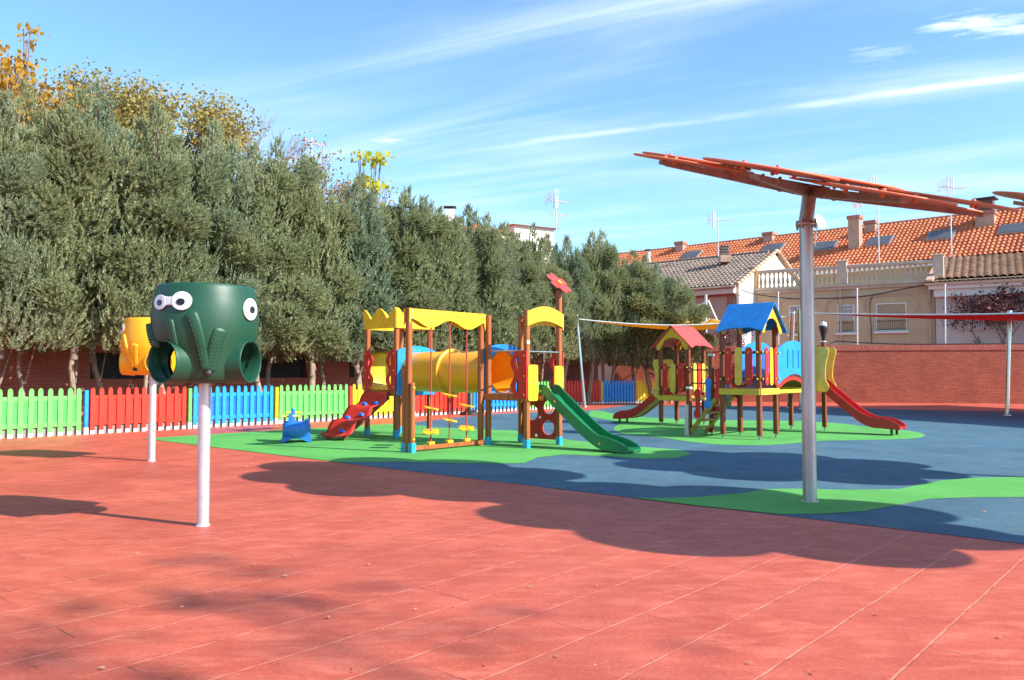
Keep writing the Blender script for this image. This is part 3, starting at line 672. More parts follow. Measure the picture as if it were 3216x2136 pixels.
bolts(A, [(PA0-.0, CB-.086, 2.62), (PA0, CB-.086, 2.50), (PA0+.37, CB-.086, 2.60), (PA0+.85, CB-.086, 2.60), (PA0+1.3, CB-.086, 2.60), (PA0+1.7, CB-.086, 2.60), (PA1, CB-.086, 2.62), (PA1, CB-.086, 2.50)], (0, -1, 0), BOLT, .018)
for f, zs_ in ((.29, (.81, .36)), (.545, (1.05, .56)), (.79, (.83, .38))):
    a = PA0+(PA1-PA0)*f; r = MB().tube([(a, CB, .14), (a, CB, 2.5)], .014, 8).build('rope', ROPE, A)
    MB().cbox((a-.075, CB-.045, .11), (a+.075, CB+.045, .17), .01).build('rope_anchor', YEL, r)
    for i, z in enumerate(zs_):
        tl = rad(random.choice((-9, 9))); M = Matrix.Rotation(random.uniform(0, 6), 3, 'Z')
        M = Matrix.Rotation(tl, 3, 'Y') @ Matrix.Rotation(rad(8), 3, 'X')
        pts = [(.165*(1+.16*math.cos(4*q))*math.cos(q), .165*(1+.16*math.cos(4*q))*math.sin(q)) for q in [2*PI*k/28 for k in range(28)]]
        s = MB(); vs = [M @ Vector((x, y, .012)) for x, y in pts]+[M @ Vector((x, y, -.012)) for x, y in pts]
        s.add([v+Vector((a, CB, z)) for v in vs], [tuple(range(28)), tuple(range(55, 27, -1))]+[(k, (k+1) % 28, 28+(k+1) % 28, 28+k) for k in range(28)])
        s.lathe([(.02, -.06), (.035, -.04), (.035, -.012)], 10, (a, CB, z)); s.build('step', YEL, r)
MB().tube([(PA1-.05, CB-.06, .95), (.25, CB-.06, 1.88), (.0, SA-.05, 1.92)], .012, 8).build('brace_bar', STEEL, A) if False else None
# green slide
def slide(t, path, c0, wd, rail, m, nm='slide', axis='b', sgn=-1, lip=.035, base=(0, 0)):
    """path: (distance out, height of the bed); cross-section is a U with rounded tops"""
    pts = []; K = 10
    P_ = [Vector(p) for p in path]; Q = []
    for i in range(len(P_)-1):
        p0, p1, p2, p3 = P_[max(i-1, 0)], P_[i], P_[i+1], P_[min(i+2, len(P_)-1)]
        for k in range(K):
            f = k/K; Q.append(.5*((2*p1)+(p2-p0)*f+(2*p0-5*p1+4*p2-p3)*f*f+(3*p1-p0-3*p2+p3)*f**3))
    Q.append(P_[-1]); sec = []
    hw = wd/2; th = .03
    n = len(Q); vs = []; fs = []
    for i, q in enumerate(Q):
        rh = rail*(1.0 if i < n-12 else max(.12, math.cos((i-(n-12))/12*PI/2)**.8)); fall = 1
        sec = [(-hw-.0, -.055), (-hw, rh-.015), (-hw+.008, rh), (-hw+th-.008, rh), (-hw+th, rh-.015), (-hw+th+.01, .03), (-hw+th+.05, .0), (hw-th-.05, .0), (hw-th-.01, .03), (hw-th, rh-.015), (hw-th+.008, rh), (hw-.008, rh), (hw, rh-.015), (hw, -.055), (hw-th, -.055), (hw-th-.02, -.03), (-hw+th+.02, -.03), (-hw+th, -.055)]
        for c, z in sec:
            out = q.x; zz = q.y+z
            if axis == 'b': vs.append((c0+c, base[1]+sgn*out, max(zz, .004)))
            else: vs.append((base[0]+sgn*out, c0+c, max(zz, .004)))
    k = len(sec)
    for i in range(n-1):
        for j in range(k): fs.append((i*k+j, i*k+(j+1) % k, (i+1)*k+(j+1) % k, (i+1)*k+j))
    mb = MB(); mb.add(vs, fs, False)
    for s0 in (0, (n-1)*k):
        tr = tessellate_polygon([[Vector((p[0], p[1], 0)) for p in sec]]); mb.add(vs[s0:s0+k], [tuple(q) for q in tr])
    return mb.build(nm, m, t)
gs = slide(A, [(.05, 1.05), (.22, 1.03), (.42, .86), (1.02, .40), (1.38, .17), (1.62, .10), (2.12, .07)], .545, .46, .20, GRN)
bolts(gs, [(.31, -.10, 1.12), (.31, -.45, .92), (.31, -1.5, .16)], (-1, 0, 0), YEL, .028)
MB().cbox((.27, -.2, .93), (.60, -.08, 1.03)).build('slide_support', WOOD, A)
# red panel with round holes below the right tower
lp = [(.03, .10), (SA-.03, .10), (SA-.03, 1.0), (.03, 1.0)]
MB().plate([rrect(.04, .10, SA-.04, .96, .04), circ(.29, .34, .155), circ(.27, .77, .15), circ(.73, .64, .16), circ(.62, .17, .04, 12), circ(.92, .22, .045, 12), circ(.52, .55, .035, 10), circ(.90, .40, .04, 10)], (SA+.02, 0, 0), Y_, Z, .028).build('hole_panel', RED, A)
# flower
fw = thing('flower', None, None, (SA, 0, 3.33)); del_keys(fw); fw.parent = A
nw = Vector((.57, -.42, .71)); nl = Vector((nw.dot(U), nw.dot(V), nw.z)).normalized()
ex = nl.cross(Z).normalized(); ey = nl.cross(ex)
MB().plate([circ(0, 0, .15, 24)], (0, 0, 0), ex, ey, .026).build('flower_disc', ROOFR, fw)
for k in range(6):
    q = 2*PI*k/6+.3; c_ = (.20*math.cos(q), .20*math.sin(q)); pl = []
    for j in range(22):
        w = 2*PI*j/22; rr = .115*(1-.10*max(0, math.cos(w*1.0))**6); x, y = rr*1.05*math.cos(w), rr*.93*math.sin(w)
        pl.append((c_[0]+x*math.cos(q)-y*math.sin(q), c_[1]+x*math.sin(q)+y*math.cos(q)))
    MB().plate([pl], nl*(.004 if k % 2 else -.004), ex, ey, .02).build('petal', ROOFR, fw)
st_ = [(.075*(1 if j % 2 == 0 else .45)*math.cos(PI*j/6), .075*(1 if j % 2 == 0 else .45)*math.sin(PI*j/6)) for j in range(12)]
MB().plate([st_], nl*.03, ex, ey, .03).build('flower_centre', YEL, fw)

# ------------------------------------------------------------------ playset with two roofs
N1 = G(2386, 1383); SB = .87
B = thing('roofed_playset', 'brown wooden playset with blue roofed and red roofed towers, arched bridge and red slides', 'playset', N1, UA)
def post_b(a, b, z1, z0=.10):
    w = .10; p = MB().cbox((-w/2, -w/2, z0), (w/2, w/2, z1), .007).build('post', WOODD, B); p.location = (a, b, 0)
    MB().b2((-.02, -.02, -.01), (.02, .02, .13)).b2((.05, -.02, .06), (.056, .02, .22)).build('foot', BOLT, p); return p
for a in (0, SB):
    for b in (0, SB): post_b(a, b, 2.52)
A3 = SB+2.08; E3 = A3+.90
for a, b, z in ((A3, 0, 2.1), (E3, 0, 2.26), (A3, SB, 2.1), (E3, SB, 2.2)): p = post_b(a, b, z); MB().cbox((-.056, -.056, z), (.056, .056, z+.03)).build('post_cap', WHT, p)
T2a, T2b = 3.04, 3.42
for a in (0, SB):
    for b in (0, SB): post_b(T2a+a, T2b+b, 2.28)
def deck_b(a0, b0, w, d, z): deck(B, a0, b0, a0+w, b0+d, z, .14, mat('olive_beam', (.72, .46, .04), .5), PLANK)
deck_b(0, 0, SB, SB, 1.13); deck_b(A3, 0, .90, SB, 1.13); deck_b(T2a, T2b, SB, SB, .84)
def slats(a, b, e, L, z0, z1, nrm, rz, cols3, wd=.17):
    """a barrier of three upright boards on two dark rails"""
    e = Vector(e); nrm = Vector(nrm)
    for z in rz:
        p0 = Vector((a, b, z))+nrm*.06; MB().beam(p0-e*.0, p0+e*L, .04, .06).build('rail', DARK, B)
    for i, m in enumerate(cols3):
        c = L*(.22+.28*i)
        o_ = MB().plate([rrect(c-wd/2, z0, c+wd/2, z1, wd/2-.002, 7)], Vector((a, b, 0))+nrm*.095, e, Z, .022).build('barrier_board', m, B)
        bolts(o_, [Vector((a, b, z))+e*c+nrm*.108 for z in rz], nrm, YEL, .02)
    bolts(B, [Vector((a, b, z))+e*q+nrm*.098 for z in rz for q in (0, L)], nrm, YEL, .025)
YS = mat('pale_yellow_board', (.82, .54, .07), .42)
RZ = (1.34, 1.93)
slats(0, 0, Y_, SB, 1.20, 2.05, -X_, RZ, (RED, YS, RED)); slats(0, 0, X_, SB, 1.20, 2.05, -Y_, RZ, (RED, YEL, RED))
RZ2 = (1.02, 1.62)
slats(T2a, T2b, Y_, SB, .92, 1.74, -X_, RZ2, (RED, YS, RED)); slats(T2a, T2b, X_, SB, .92, 1.74, -Y_, RZ2, (YS, RED, YS))
slats(T2a+SB, T2b, Y_, SB, .92, 1.74, X_, RZ2, (RED, YS, RED))
def gable_roof(c, ridge, half, rise, apex, r0, r1, rm, side, nm=''):
    """c: centre across, ridge: 'a' or 'b' axis of the ridge from r0 to r1"""
    def pt(along, across, z): return Vector((along, c+across, z)) if ridge == 'a' else Vector((c+across, along, z))
    sl = math.hypot(half, rise)
    for s in (-1, 1):
        o_ = pt(r0, 0, apex); e1 = (pt(r1, 0, apex)-pt(r0, 0, apex)).normalized(); e2 = (pt(r0, s*half, apex-rise)-pt(r0, 0, apex)).normalized(); L = r1-r0; n = 24
        eave = [(L*k/n, sl-.10*math.sin(PI*k/n)**2+.02*math.cos(4*PI*k/n)) for k in range(n+1)]
        MB().plate([[(0, 0), (L, 0)]+eave[::-1]], o_, e1, e2, .026).build('roof', rm, side)
    for al in (r0+.09, r1-.09):
        hw = half*.76; zl = apex-rise*.86; n = 16; inn = hw*.62; drop = .12
        out = [(0, apex-.03), (-hw, zl+.01), (-hw-.035, zl-.06), (-hw-.02, zl-.125), (-hw+.05, zl-.15), (-hw+.11, zl-.11), (-inn-.04, zl-.02)]
        arch = [(-inn*math.cos(PI*k/n), zl+.02+(rise*.28)*math.sin(PI*k/n)) for k in range(n+1)]
        full = out+arch+[(-p[0], p[1]) for p in out[:0:-1]]
        ex_ = Y_ if ridge == 'a' else X_
        g = MB().plate([full], pt(al, 0, 0), ex_, Z, .028).build('gable_panel', YEL, side)
        nn = -X_ if ridge == 'a' else -Y_
        bolts(g, [pt(al, s*(hw+.0), zl-.08)+nn*.014 for s in (-1, 1)], nn, BOLT, .025)
gable_roof(SB/2, 'b', .65, .64, 3.05, -.20, .92, ROOFB, B)
gable_roof(T2b+SB/2, 'a', .63, .62, 2.79, T2a-.2, T2a+1.08, ROOFR, B)
# arched bridge
BL = A3-SB; br = []
def bz(f): return 1.12+.30*math.sin(PI*f)
dk = MB(); n = 17
for i in range(n):
    f = (i+.5)/n; dz = math.atan2(.30*PI*math.cos(PI*f), BL); M = Matrix.Rotation(-dz, 3, 'Y')
    dk.box((SB+BL*f, SB/2, bz(f)), (BL/n*.93, SB-.06, .035), M)
dk.build('bridge_deck', PLANK, B)
for b in (.03, SB-.03):
    nn = 20; lp = [(SB+BL*k/nn, bz(k/nn)-.03) for k in range(nn+1)]+[(SB+BL*k/nn, bz(k/nn)-.11) for k in range(nn, -1, -1)]
    MB().plate([lp], (0, b, 0), X_, Z, .035).build('bridge_arch', RED, B)
    MB().cbox((SB+.05, b-.03, 1.0), (A3-.05, b+.03, 1.09)).build('bridge_beam', mat('olive_beam', (.72, .46, .04)), B)
for b, bb in ((-.01, -1), (SB+.01, 1)):
    nn = 24; L0, L1 = SB+.05, A3-.05; W_ = L1-L0; mid = []
    top = [(L0+W_*k/nn, 2.02+.22*math.sin(PI*k/nn)) for k in range(nn+1)]; bot = [(L0+W_*k/nn, bz((L0+W_*k/nn-SB)/BL)+.03) for k in range(nn+1)]
    holes = [rrect(L0+W_*q-.024, 1.58, L0+W_*q+.024, 2.02, .022, 4) for q in (.13, .30, .46, .62, .79, .93)[1:5]]
    MB().plate([bot+top[::-1]]+holes, (0, b, 0), X_, Z, .028).build('bridge_panel', CYAN, B)
# slide of the far tower: yellow cheeks and red chute
def cheek(off, axis, base, sgn, zt, zb):
    lp = [(-.12, zb+.02), (.02, zb), (.12, zb), (.20, zb+.06), (.20, zb+.18), (.10, zb+.32), (.14, zt-.35), (.22, zt-.12), (.18, zt-.02), (.08, zt), (-.12, zt), (-.16, zt-.06), (-.16, zb+.06)]
    lp = smooth_loop(lp, 2)
    if axis == 'b': o_ = MB().plate([[(p[0], p[1]) for p in lp]], (off, base, 0), Vector((0, sgn, 0)), Z, .026).build('slide_cheek', YS, B)
    else: o_ = MB().plate([lp], (base, off, 0), Vector((sgn, 0, 0)), Z, .026).build('slide_cheek', YS, B)
    return o_
cc = A3+.45
for s in (-.25, .25): cheek(cc+s, 'b', -.18, -1, 2.12, 1.00)
path = [(.0, 1.13), (.18, 1.10), (.42, .90), (1.0, .42), (1.32, .25), (1.62, .22), (2.0, .20)]
s1 = slide(B, path, cc, .52, .20, SLR, base=(0, 0))
MB().tube([(cc-.2, -1.80, 0), (cc-.2, -1.80, .2)], .03, 8).tube([(cc+.2, -1.80, 0), (cc+.2, -1.80, .2)], .03, 8).build('slide_leg', DARK, B)
cc2 = T2a+SB/2
for s in (-.25, .25): cheek(cc2+s, 'b', T2b+SB+.16, 1, 1.86, .76)
s2 = slide(B, [(.0, .85), (.2, .82), (.45, .64), (.9, .32), (1.2, .20), (1.45, .17), (1.75, .16)], cc2, .52, .19, SLR, sgn=1, base=(0, T2b+SB))
MB().tube([(cc2-.2, T2b+SB+1.55, 0), (cc2-.2, T2b+SB+1.55, .2)], .03, 8).tube([(cc2+.2, T2b+SB+1.55, 0), (cc2+.2, T2b+SB+1.55, .2)], .03, 8).build('slide_leg', DARK, B)
# stairs with coloured boards as a handrail
for a in (.04, SB-.04): MB().beam((a, SB+.05, 1.06), (a, 1.74, .05), .05, .16, X_).build('stringer', STAIRW, B)
for i in range(5):
    f = (i+.7)/5.4; b = SB+.05+(1.70-SB)*f; MB().cbox((.06, b-.09, 1.02-.97*f), (SB-.06, b+.09, 1.055-.97*f), .006).build('tread', STAIRW, B)
for b, z0, z1, m in ((1.48, .42, 1.11, RED), (1.21, .65, 1.35, BLU), (.96, .88, 1.58, RED)):
    bone = []
    r = .085
    for q in range(0, 181, 20): bone.append((r*math.cos(rad(q)), z1-r+r*math.sin(rad(q))))
    bone += [(-r*.8, z1-r*1.9), (-.055, z1-.22), (-.055, z0+.22), (-r*1.2, z0+.14)]
    for q in range(180, 361, 20): bone.append((r*math.cos(rad(q))-.02, z0+r+r*math.sin(rad(q))))
    bone += [(r*.7, z0+r*1.9), (.055, z0+.25), (.055, z1-.22), (r*.8, z1-.15)]
    MB().plate([[(-p[0], p[1]) for p in bone]], (-.03, b, 0), Y_, Z, .026).build('handrail_board', m, B)
    bo2 = MB().plate([bone], (SB+.03, b, 0), Y_, Z, .026).build('handrail_board', m, B)
post_b(0, 1.72, 1.10, .05); post_b(SB, 1.60, 1.88, .05)
MB().cbox((-.06, 1.66, 1.10), (.06, 1.78, 1.15)).build('post_cap', WHT, B); MB().cbox((SB-.06, 1.54, 1.88), (SB+.06, 1.66, 1.93)).build('post_cap', WHT, B)
MB().b2((-.10, 1.70, -.01), (-.055, 1.79, .74)).build('metal_strap', GALV, B)
# link between the far tower and the red roofed tower
for a in (T2a+.03, T2a+SB-.1):
    for z in (1.19, 1.55): MB().tube([(a-.05, T2b, z-.12), (a-.05, T2b-.12, z), (a-.05, T2b-1.0, z), (a-.05, SB+.1, z+.25)], .018, 8).build('handrail', DARK, B)
lk = MB()
for i in range(9): f = (i+.5)/9; lk.cbox((T2a+.02, SB+.1+(T2b-SB-.2)*f-.08, 1.06-.26*f-.06*math.sin(PI*f)), (T2a+SB-.05, SB+.1+(T2b-SB-.2)*f+.08, 1.10-.26*f-.06*math.sin(PI*f)))
lk.build('link_bridge', WOODD, B)
for i in range(3):
    MB().plate([rrect(.5+.5*i-.08, 1.0, .5+.5*i+.08, 1.75, .075)], (T2a+SB, SB+.1, 0), Y_, Z, .025).build('barrier_board', (RED, YS, RED)[i], B)

# ------------------------------------------------------------------ spring rider
def lump(mb, rings, n=18):
    """rings: (x, z, halfwidth, halfheight) along the local x axis"""
    vs = []; fs = []
    for (x, z, w, h) in rings:
        for k in range(n):
            q = 2*PI*k/n; c, s_ = math.cos(q), math.sin(q); e = .75
            vs.append((x, w*math.copysign(abs(c)**e, c), z+h*math.copysign(abs(s_)**e, s_)))
    for i in range(len(rings)-1):
        for k in range(n): fs.append((i*n+k, i*n+(k+1) % n, (i+1)*n+(k+1) % n, (i+1)*n+k))
    mb.add(vs, fs, True); mb.add(vs[:n], [tuple(range(n))]); mb.add(vs[-n:], [tuple(range(n))]); return mb
pb = G(931, 1389)
RR = thing('rocker', 'small glossy blue plastic rocker with yellow handlebars on the green rubber', 'rocking toy', pb, rad(14)); RR.scale = (.80, 1.25, 1.12)
RB = mat('rider_blue', (.02, .17, .56), .22)
prf = smooth_loop([(-.40, .02), (-.36, .0), (-.28, .02), (-.16, .07), (0, .08), (.14, .07), (.26, .02), (.36, .0), (.40, .03), (.37, .14), (.33, .26), (.33, .42), (.27, .45), (.20, .42), (.12, .33), (-.02, .32), (-.08, .42), (-.10, .55), (-.16, .57), (-.20, .52), (-.23, .38), (-.32, .34), (-.33, .20)], 1)
bo = MB().plate([prf], (0, 0, 0), X_, Z, .34).build('body', RB, RR); bv = bo.modifiers.new('round', 'BEVEL'); bv.width = .035; bv.segments = 3; bv.limit_method = 'ANGLE'; bv.angle_limit = rad(50)
lump(MB(), [(-.36, .22, .12, .12), (-.31, .24, .21, .17), (-.12, .24, .235, .17), (.10, .24, .235, .16), (.29, .25, .21, .17), (.36, .22, .12, .12)]).build('seat_hull', RB, RR)
MB().tube([(-.10, .12, .30), (-.09, .13, .60), (-.09, .13, .64)], [.07, .05, .035], 14).build('neck', RB, RR)
for x, y, z in ((-.16, -.06, .50), (-.09, .13, .56)): MB().tube([(x-.20, y-.04, z), (x+.20, y+.04, z)], .019, 10).build('handlebar', YEL, RR)

# ------------------------------------------------------------------ flower shaped sun canopies on poles
def canopy(base, label, petals=8, slope=(-.168, .276), grp='orange petal sun canopies', zt=3.66):
    t = thing('sun_canopy', label, 'sun canopy', base, 0, grp)
    sx, sy = slope
    MB().tube([(0, 0, -.02), (0, 0, 3.22)], .078, 28).lathe([(.10, 0), (.10, .012), (.08, .014)], 28).build('pole', GALV2, t)
    MB().tube([(-.01, 0, 3.22), (.02, 0, 3.40), (.055, 0, zt)], .080, 24).build('pole_head', SOFFIT2, t)
    cl = MB(); cl.lathe([(.08, 3.20), (.118, 3.205), (.118, 3.228), (.118, 3.25), (.08, 3.255)], 24)
    for k in range(4): q = PI/4+PI/2*k; cl.tube([(.108*math.cos(q), .108*math.sin(q), 3.17), (.108*math.cos(q), .108*math.sin(q), 3.28)], .014, 6)
    cl.build('collar', SOFFIT2, t)
    nrm = Vector((-sx, -sy, 1)).normalized(); e1 = Vector((1, 0, sx)).normalized(); e2 = nrm.cross(e1)
    c0 = Vector((.05, 0, zt+.06))
    def disc(c, r, off, tilt=0):
        n = 40; vs = []; o = c0+e1*c[0]+e2*c[1]+nrm*off; mb = MB(); fs = []
        pr = [(0, .012), (r-.012, .012), (r, .005), (r, -.005), (r-.012, -.012), (0, -.012)]
        M = Matrix((e1, e2, nrm)).transposed(); mb.lathe(pr, n, o, M); 
        return mb
    for k in range(petals):
        q = 2*PI*(k+.25)/petals; off = .045 if k % 2 else -.012
        ob = disc((1.46*math.cos(q), 1.46*math.sin(q)), .69, off).build('petal', ORANGE, t)
        for (rr, dq) in ((1.0, -.12), (1.0, .12), (1.75, -.1), (1.75, .1)):
            o = c0+e1*rr*math.cos(q+dq)+e2*rr*math.sin(q+dq)+nrm*(off)
            MB().lathe([(0, .045), (.018, .04), (.025, .02), (.025, -.04), (.016, -.05), (0, -.055)], 10, o, Matrix((e1, e2, nrm)).transposed()).build('cap', ORANGE, ob)
    disc((0, 0), 1.02, .075).build('centre_disc', ORANGE, t)
    for k in range(petals):
        q = 2*PI*(k+.25)/petals; d = e1*math.cos(q)+e2*math.sin(q); s_ = nrm.cross(d)
        a = c0-nrm*.05+d*.06; b = c0-nrm*.03+d*1.85; mb = MB(); vs = []
        for (p, w, h) in ((a, .075, .115), (b, .05, .05)):
            for u, v in ((-1, 0), (1, 0), (1, -1), (-1, -1)): vs.append(p+s_*w*u+nrm*h*v)
        mb.add(vs, [(0, 1, 2, 3), (4, 5, 6, 7), (0, 1, 5, 4), (1, 2, 6, 5), (2, 3, 7, 6), (3, 0, 4, 7)]).build('arm', SOFFIT, t)
        for k2 in (.35, .75, 1.2):
            o = c0+d*k2-nrm*(.06+.10*(1.5-k2)/1.5)
            if k % 2 == 0: MB().lathe([(0, -.03), (.03, -.02), (.034, .04)], 8, o, Matrix((e1, e2, nrm)).transposed()).build('cap', ORANGE, t)
    MB().lathe([(.0, -.02), (.24, -.02), (.24, -.05), (.10, -.14), (0, -.14)], 24, c0, Matrix((e1, e2, nrm)).transposed()).build('hub', SOFFIT, t)
    return t
GALV2 = mat('dull_steel_pole', (.50, .50, .50), .38, metal=.8, var=.18, vscale=2.5, stretch=(3, 3, .7), bump=.08, dirt=.08)
SOFFIT2 = mat('bronzed_steel', (.46, .39, .35), .4, metal=.75, var=.25, vscale=6)
cbase = G(2544, 1576)
canopy(cbase, 'orange petal sun canopy on the big steel pole in the foreground')
canopy(Vector((8.82, 10.9, 0)), 'orange petal sun canopy cut off by the right edge of the photo', slope=(-.168, .235), zt=3.50)
canopy(Vector((7.0, 6.3, 0)), 'orange petal sun canopy outside the frame, shading the foreground paving')

# ------------------------------------------------------------------ shade sails and their poles
def sailpole(name, b, tp, r, m, label, grp=None):
    t = thing(name, label, 'pole', b, 0, grp); d = tp-b
    MB().tube([Vector((0, 0, -.02)), d], r, 16).build('shaft', m, t); MB().lathe([(r*1.7, 0), (r*1.7, .03), (r, .035)], 16).build('base_plate', m, t)
    MB().lathe([(r*1.08, -.02), (r*1.08, .05), (r*.6, .08), (0, .085)], 12, d).build('pole_cap', m, t); return t
PG = 'steel poles of the shade sails'
b = G(1837, 1278); tp = P(1811, 993, b.y+.2); sailpole('sail_pole', b, tp, .075, CHROME, 'leaning polished steel pole at the left end of the yellow shade sail', PG); yA = tp-Vector((0, 0, .12))
b = G(2479, 1280); b.z = 0; tp = P(2490, 984, b.y-.4); sailpole('sail_pole', b, tp, .10, CHROME, 'polished steel pole right of the blue roof holding the yellow sail', PG); yB = tp-Vector((0, 0, .1))
b = G(2518, 1284); tp = P(2513, 972, b.y); sailpole('sail_pole', b, tp, .11, CHROME, 'thicker steel pole immediately left of the big canopy pole', PG); rA = tp-Vector((0, 0, .15))
b = P(2195, 1250, 41); b.z = 0; tp = P(2193, 992, 40.5); sailpole('sail_pole', b, tp, .10, CHROME, 'white lit steel pole standing behind the red roofed tower', PG); yC = tp-Vector((0, 0, .12))
b = G(3163, 1305); tp = P(3171, 982, b.y); sailpole('sail_pole', b, tp, .07, CHROME, 'steel pole at the right edge standing through the red sail', PG); rB = tp
def cloth(name, col):
    m = bpy.data.materials.new(name); m.use_nodes = True; t = m.node_tree; b = t.nodes['Principled BSDF']; out = t.nodes['Material Output']
    b.inputs['Base Color'].default_value = (*col, 1); b.inputs['Roughness'].default_value = .8
    tr = N(t, 'ShaderNodeBsdfTranslucent'); tr.inputs['Color'].default_value = (*col, 1); mx = N(t, 'ShaderNodeMixShader'); mx.inputs[0].default_value = .45
    t.links.new(b.outputs[0], mx.inputs[1]); t.links.new(tr.outputs[0], mx.inputs[2]); t.links.new(mx.outputs[0], out.inputs['Surface']); return m
def sail(name, corners, m, label, sag=.35, n=18):
    t = thing(name, label, 'shade sail', corners[0])
    c = [Vector(p)-Vector(corners[0]) for p in corners]; vs = []; fs = []; ce = sum(c, Vector())/len(c)
    if len(c) == 3: c = [c[0], c[1], c[2], (c[2]+c[0])/2]
    for i in range(n+1):
        for j in range(n+1):
            u, v = i/n, j/n; p = c[0]*(1-u)*(1-v)+c[1]*u*(1-v)+c[2]*u*v+c[3]*(1-u)*v
            pull = .10*(1-4*(u-.5)**2)*abs(v-.5)*2+.10*(1-4*(v-.5)**2)*abs(u-.5)*2
            p = p.lerp(ce, pull*.6); p.z -= sag*(1-((2*u-1)**2+(2*v-1)**2)/2)**1.0*(.6+.4*(1-v)); vs.append(p)
    for i in range(n):
        for j in range(n): k = i*(n+1)+j; fs.append((k, k+1, k+n+2, k+n+1))
    o_ = MB().add(vs, fs, True).build('cloth', m, t); sm = o_.modifiers.new('thick', 'SOLIDIFY'); sm.thickness = .006
    ed = [vs[i*(n+1)] for i in range(n+1)]; ed2 = [vs[i*(n+1)+n] for i in range(n+1)]
    MB().tube(ed, .025, 6).build('hem', WHT, t); MB().tube(ed2, .025, 6).build('hem', WHT, t)
    return t
sail('shade_sail', [yA, yB, yC+Vector((.6, 0, -.02)), yC+Vector((-.2, 0, -.05))], cloth('yellow_cloth', (.90, .55, .04)), 'yellow shade sail stretched above the red roofed tower', .66)
sail('shade_sail', [rA+Vector((.3, 0, 0)), Vector((18.2, 18.6, 3.15)), Vector((27, 26, 3.5)), Vector((24.5, 34.5, 3.72))], cloth('red_cloth', (.62, .035, .03)), 'red shade sail running out of the right edge in front of the houses', .35)
# ------------------------------------------------------------------ far bollard, court frame, lamp
b = G(1475, 1303)
t = thing('bollard', 'dark grey bollard with a flared foot behind the rope climber', 'bollard', b)
MB().lathe([(.0, 0), (.36, 0), (.36, .05), (.22, .12), (.14, .2), (.14, 1.5), (.10, 1.56), (0, 1.58)], 24).build('body', DARK, t)
t = thing('outdoor_lamp', 'dark torch shaped lamp above the brick wall behind the far tower', 'lamp', P(2587, 1083, 40.3))
MB().lathe([(.10, 0), (.10, .35), (.20, .75), (.24, .92), (.20, .95), (0, .93)], 16).build('body', DARK, t); MB().lathe([(.16, .93), (.14, 1.10), (.0, 1.16)], 12).build('glass_cap', WHT, t)
def polething(px, y0, y1, Y, label, r=.036, m=None, nm='net_pole', grp='thin galvanised poles along the brick wall'):
    p0 = P(px, y0, Y); p1 = P(px-1, y1, Y); t = thing(nm, label, 'pole', p0, 0, grp); MB().tube([(0, 0, 0), p1-p0], r, 10).build('shaft', m or GALV, t)
    MB().lathe([(r*1.2, -.02), (r*1.2, .03), (0, .05)], 10, p1-p0).build('pole_cap', m or GALV, t); return t
polething(2445, 1083, 920, 40.9, 'thin galvanised pole rising behind the blue roof')
polething(2693, 1083, 908, 40.3, 'thin galvanised pole between the two barred windows of the cream house')
polething(2969, 1083, 895, 39.7, 'thin galvanised pole in front of the right house, with a black cable down its side')
t = thing('court_frame', 'grey steel frame with a slanting brace standing left of the blue roof', 'frame', P(2217, 1083, 41.5)); z_ = lambda x, y: P(x, y, 41.5)-P(2217, 1083, 41.5)
MB().tube([z_(2217, 1090), z_(2217, 926)], .07, 10).build('upright', GALV, t); MB().tube([z_(2223, 944), z_(2276, 1062)], .06, 10).build('brace', GALV, t)
MB().tube([z_(2217, 951), z_(2172, 968)], .05, 8).tube([z_(2172, 968), z_(2170, 1000)], .03, 8).tube([z_(2186, 962), z_(2186, 1000)], .03, 8).build('bracket', GALV, t)
# ------------------------------------------------------------------ houses
PLC = mat('cream_plaster', (.58, .42, .24), .85, var=.08, vscale=1.2, bump=.15, dirt=.22)
PLW = mat('pale_plaster', (.62, .52, .44), .85, var=.06, vscale=1, bump=.1, dirt=.12)
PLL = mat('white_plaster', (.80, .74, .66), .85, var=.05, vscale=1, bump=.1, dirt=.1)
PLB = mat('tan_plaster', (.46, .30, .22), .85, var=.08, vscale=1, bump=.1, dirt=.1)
STONE = mat('balustrade_stone', (.56, .46, .34), .85, var=.12, vscale=3, bump=.3, dirt=.4)
SHUT = mat('roller_shutter', (.82, .82, .84), .5, var=.04)
GLASS = mat('window_glass', (.05, .055, .065), .12)
CURT = mat('net_curtain', (.07, .075, .09), .7, var=.4, vscale=4, stretch=(6, 6, .5))
IRON = mat('iron_grille', (.03, .03, .035), .5)
CHB = brick_mat('chimney_brick', (.42, .24, .17), (.50, .30, .21), (.5, .4, .32))
CHB2 = CHB
def tile_mat(name, c1, c2, c3, dirt=.2):
    m = bpy.data.materials.new(name); m.use_nodes = True; t = m.node_tree; b = t.nodes['Principled BSDF']; tc = N(t, 'ShaderNodeTexCoord')
    wn = N(t, 'ShaderNodeTexWhiteNoise'); mp = N(t, 'ShaderNodeMapping'); mp.inputs['Scale'].default_value = (1/.25, 1/.36, 0); t.links.new(tc.outputs['Object'], mp.inputs[0])
    fl = N(t, 'ShaderNodeVectorMath'); fl.operation = 'FLOOR'; t.links.new(mp.outputs[0], fl.inputs[0]); t.links.new(fl.outputs[0], wn.inputs['Vector'])
    c = mix(t, wn.outputs[0], c1, c2); n = noise_(t, tc.outputs['Object'], .7, 6, .65); c = mix(t, math_(t, 'MULTIPLY', ramp(t, n, .5, .72), dirt*2), c, c3)
    n2 = noise_(t, tc.outputs['Object'], 9, 3, .7); c = mix(t, math_(t, 'MULTIPLY', ramp(t, n2, .5, .8), dirt), c, c3)
    t.links.new(c, b.inputs['Base Color']); b.inputs['Roughness'].default_value = .8; return m
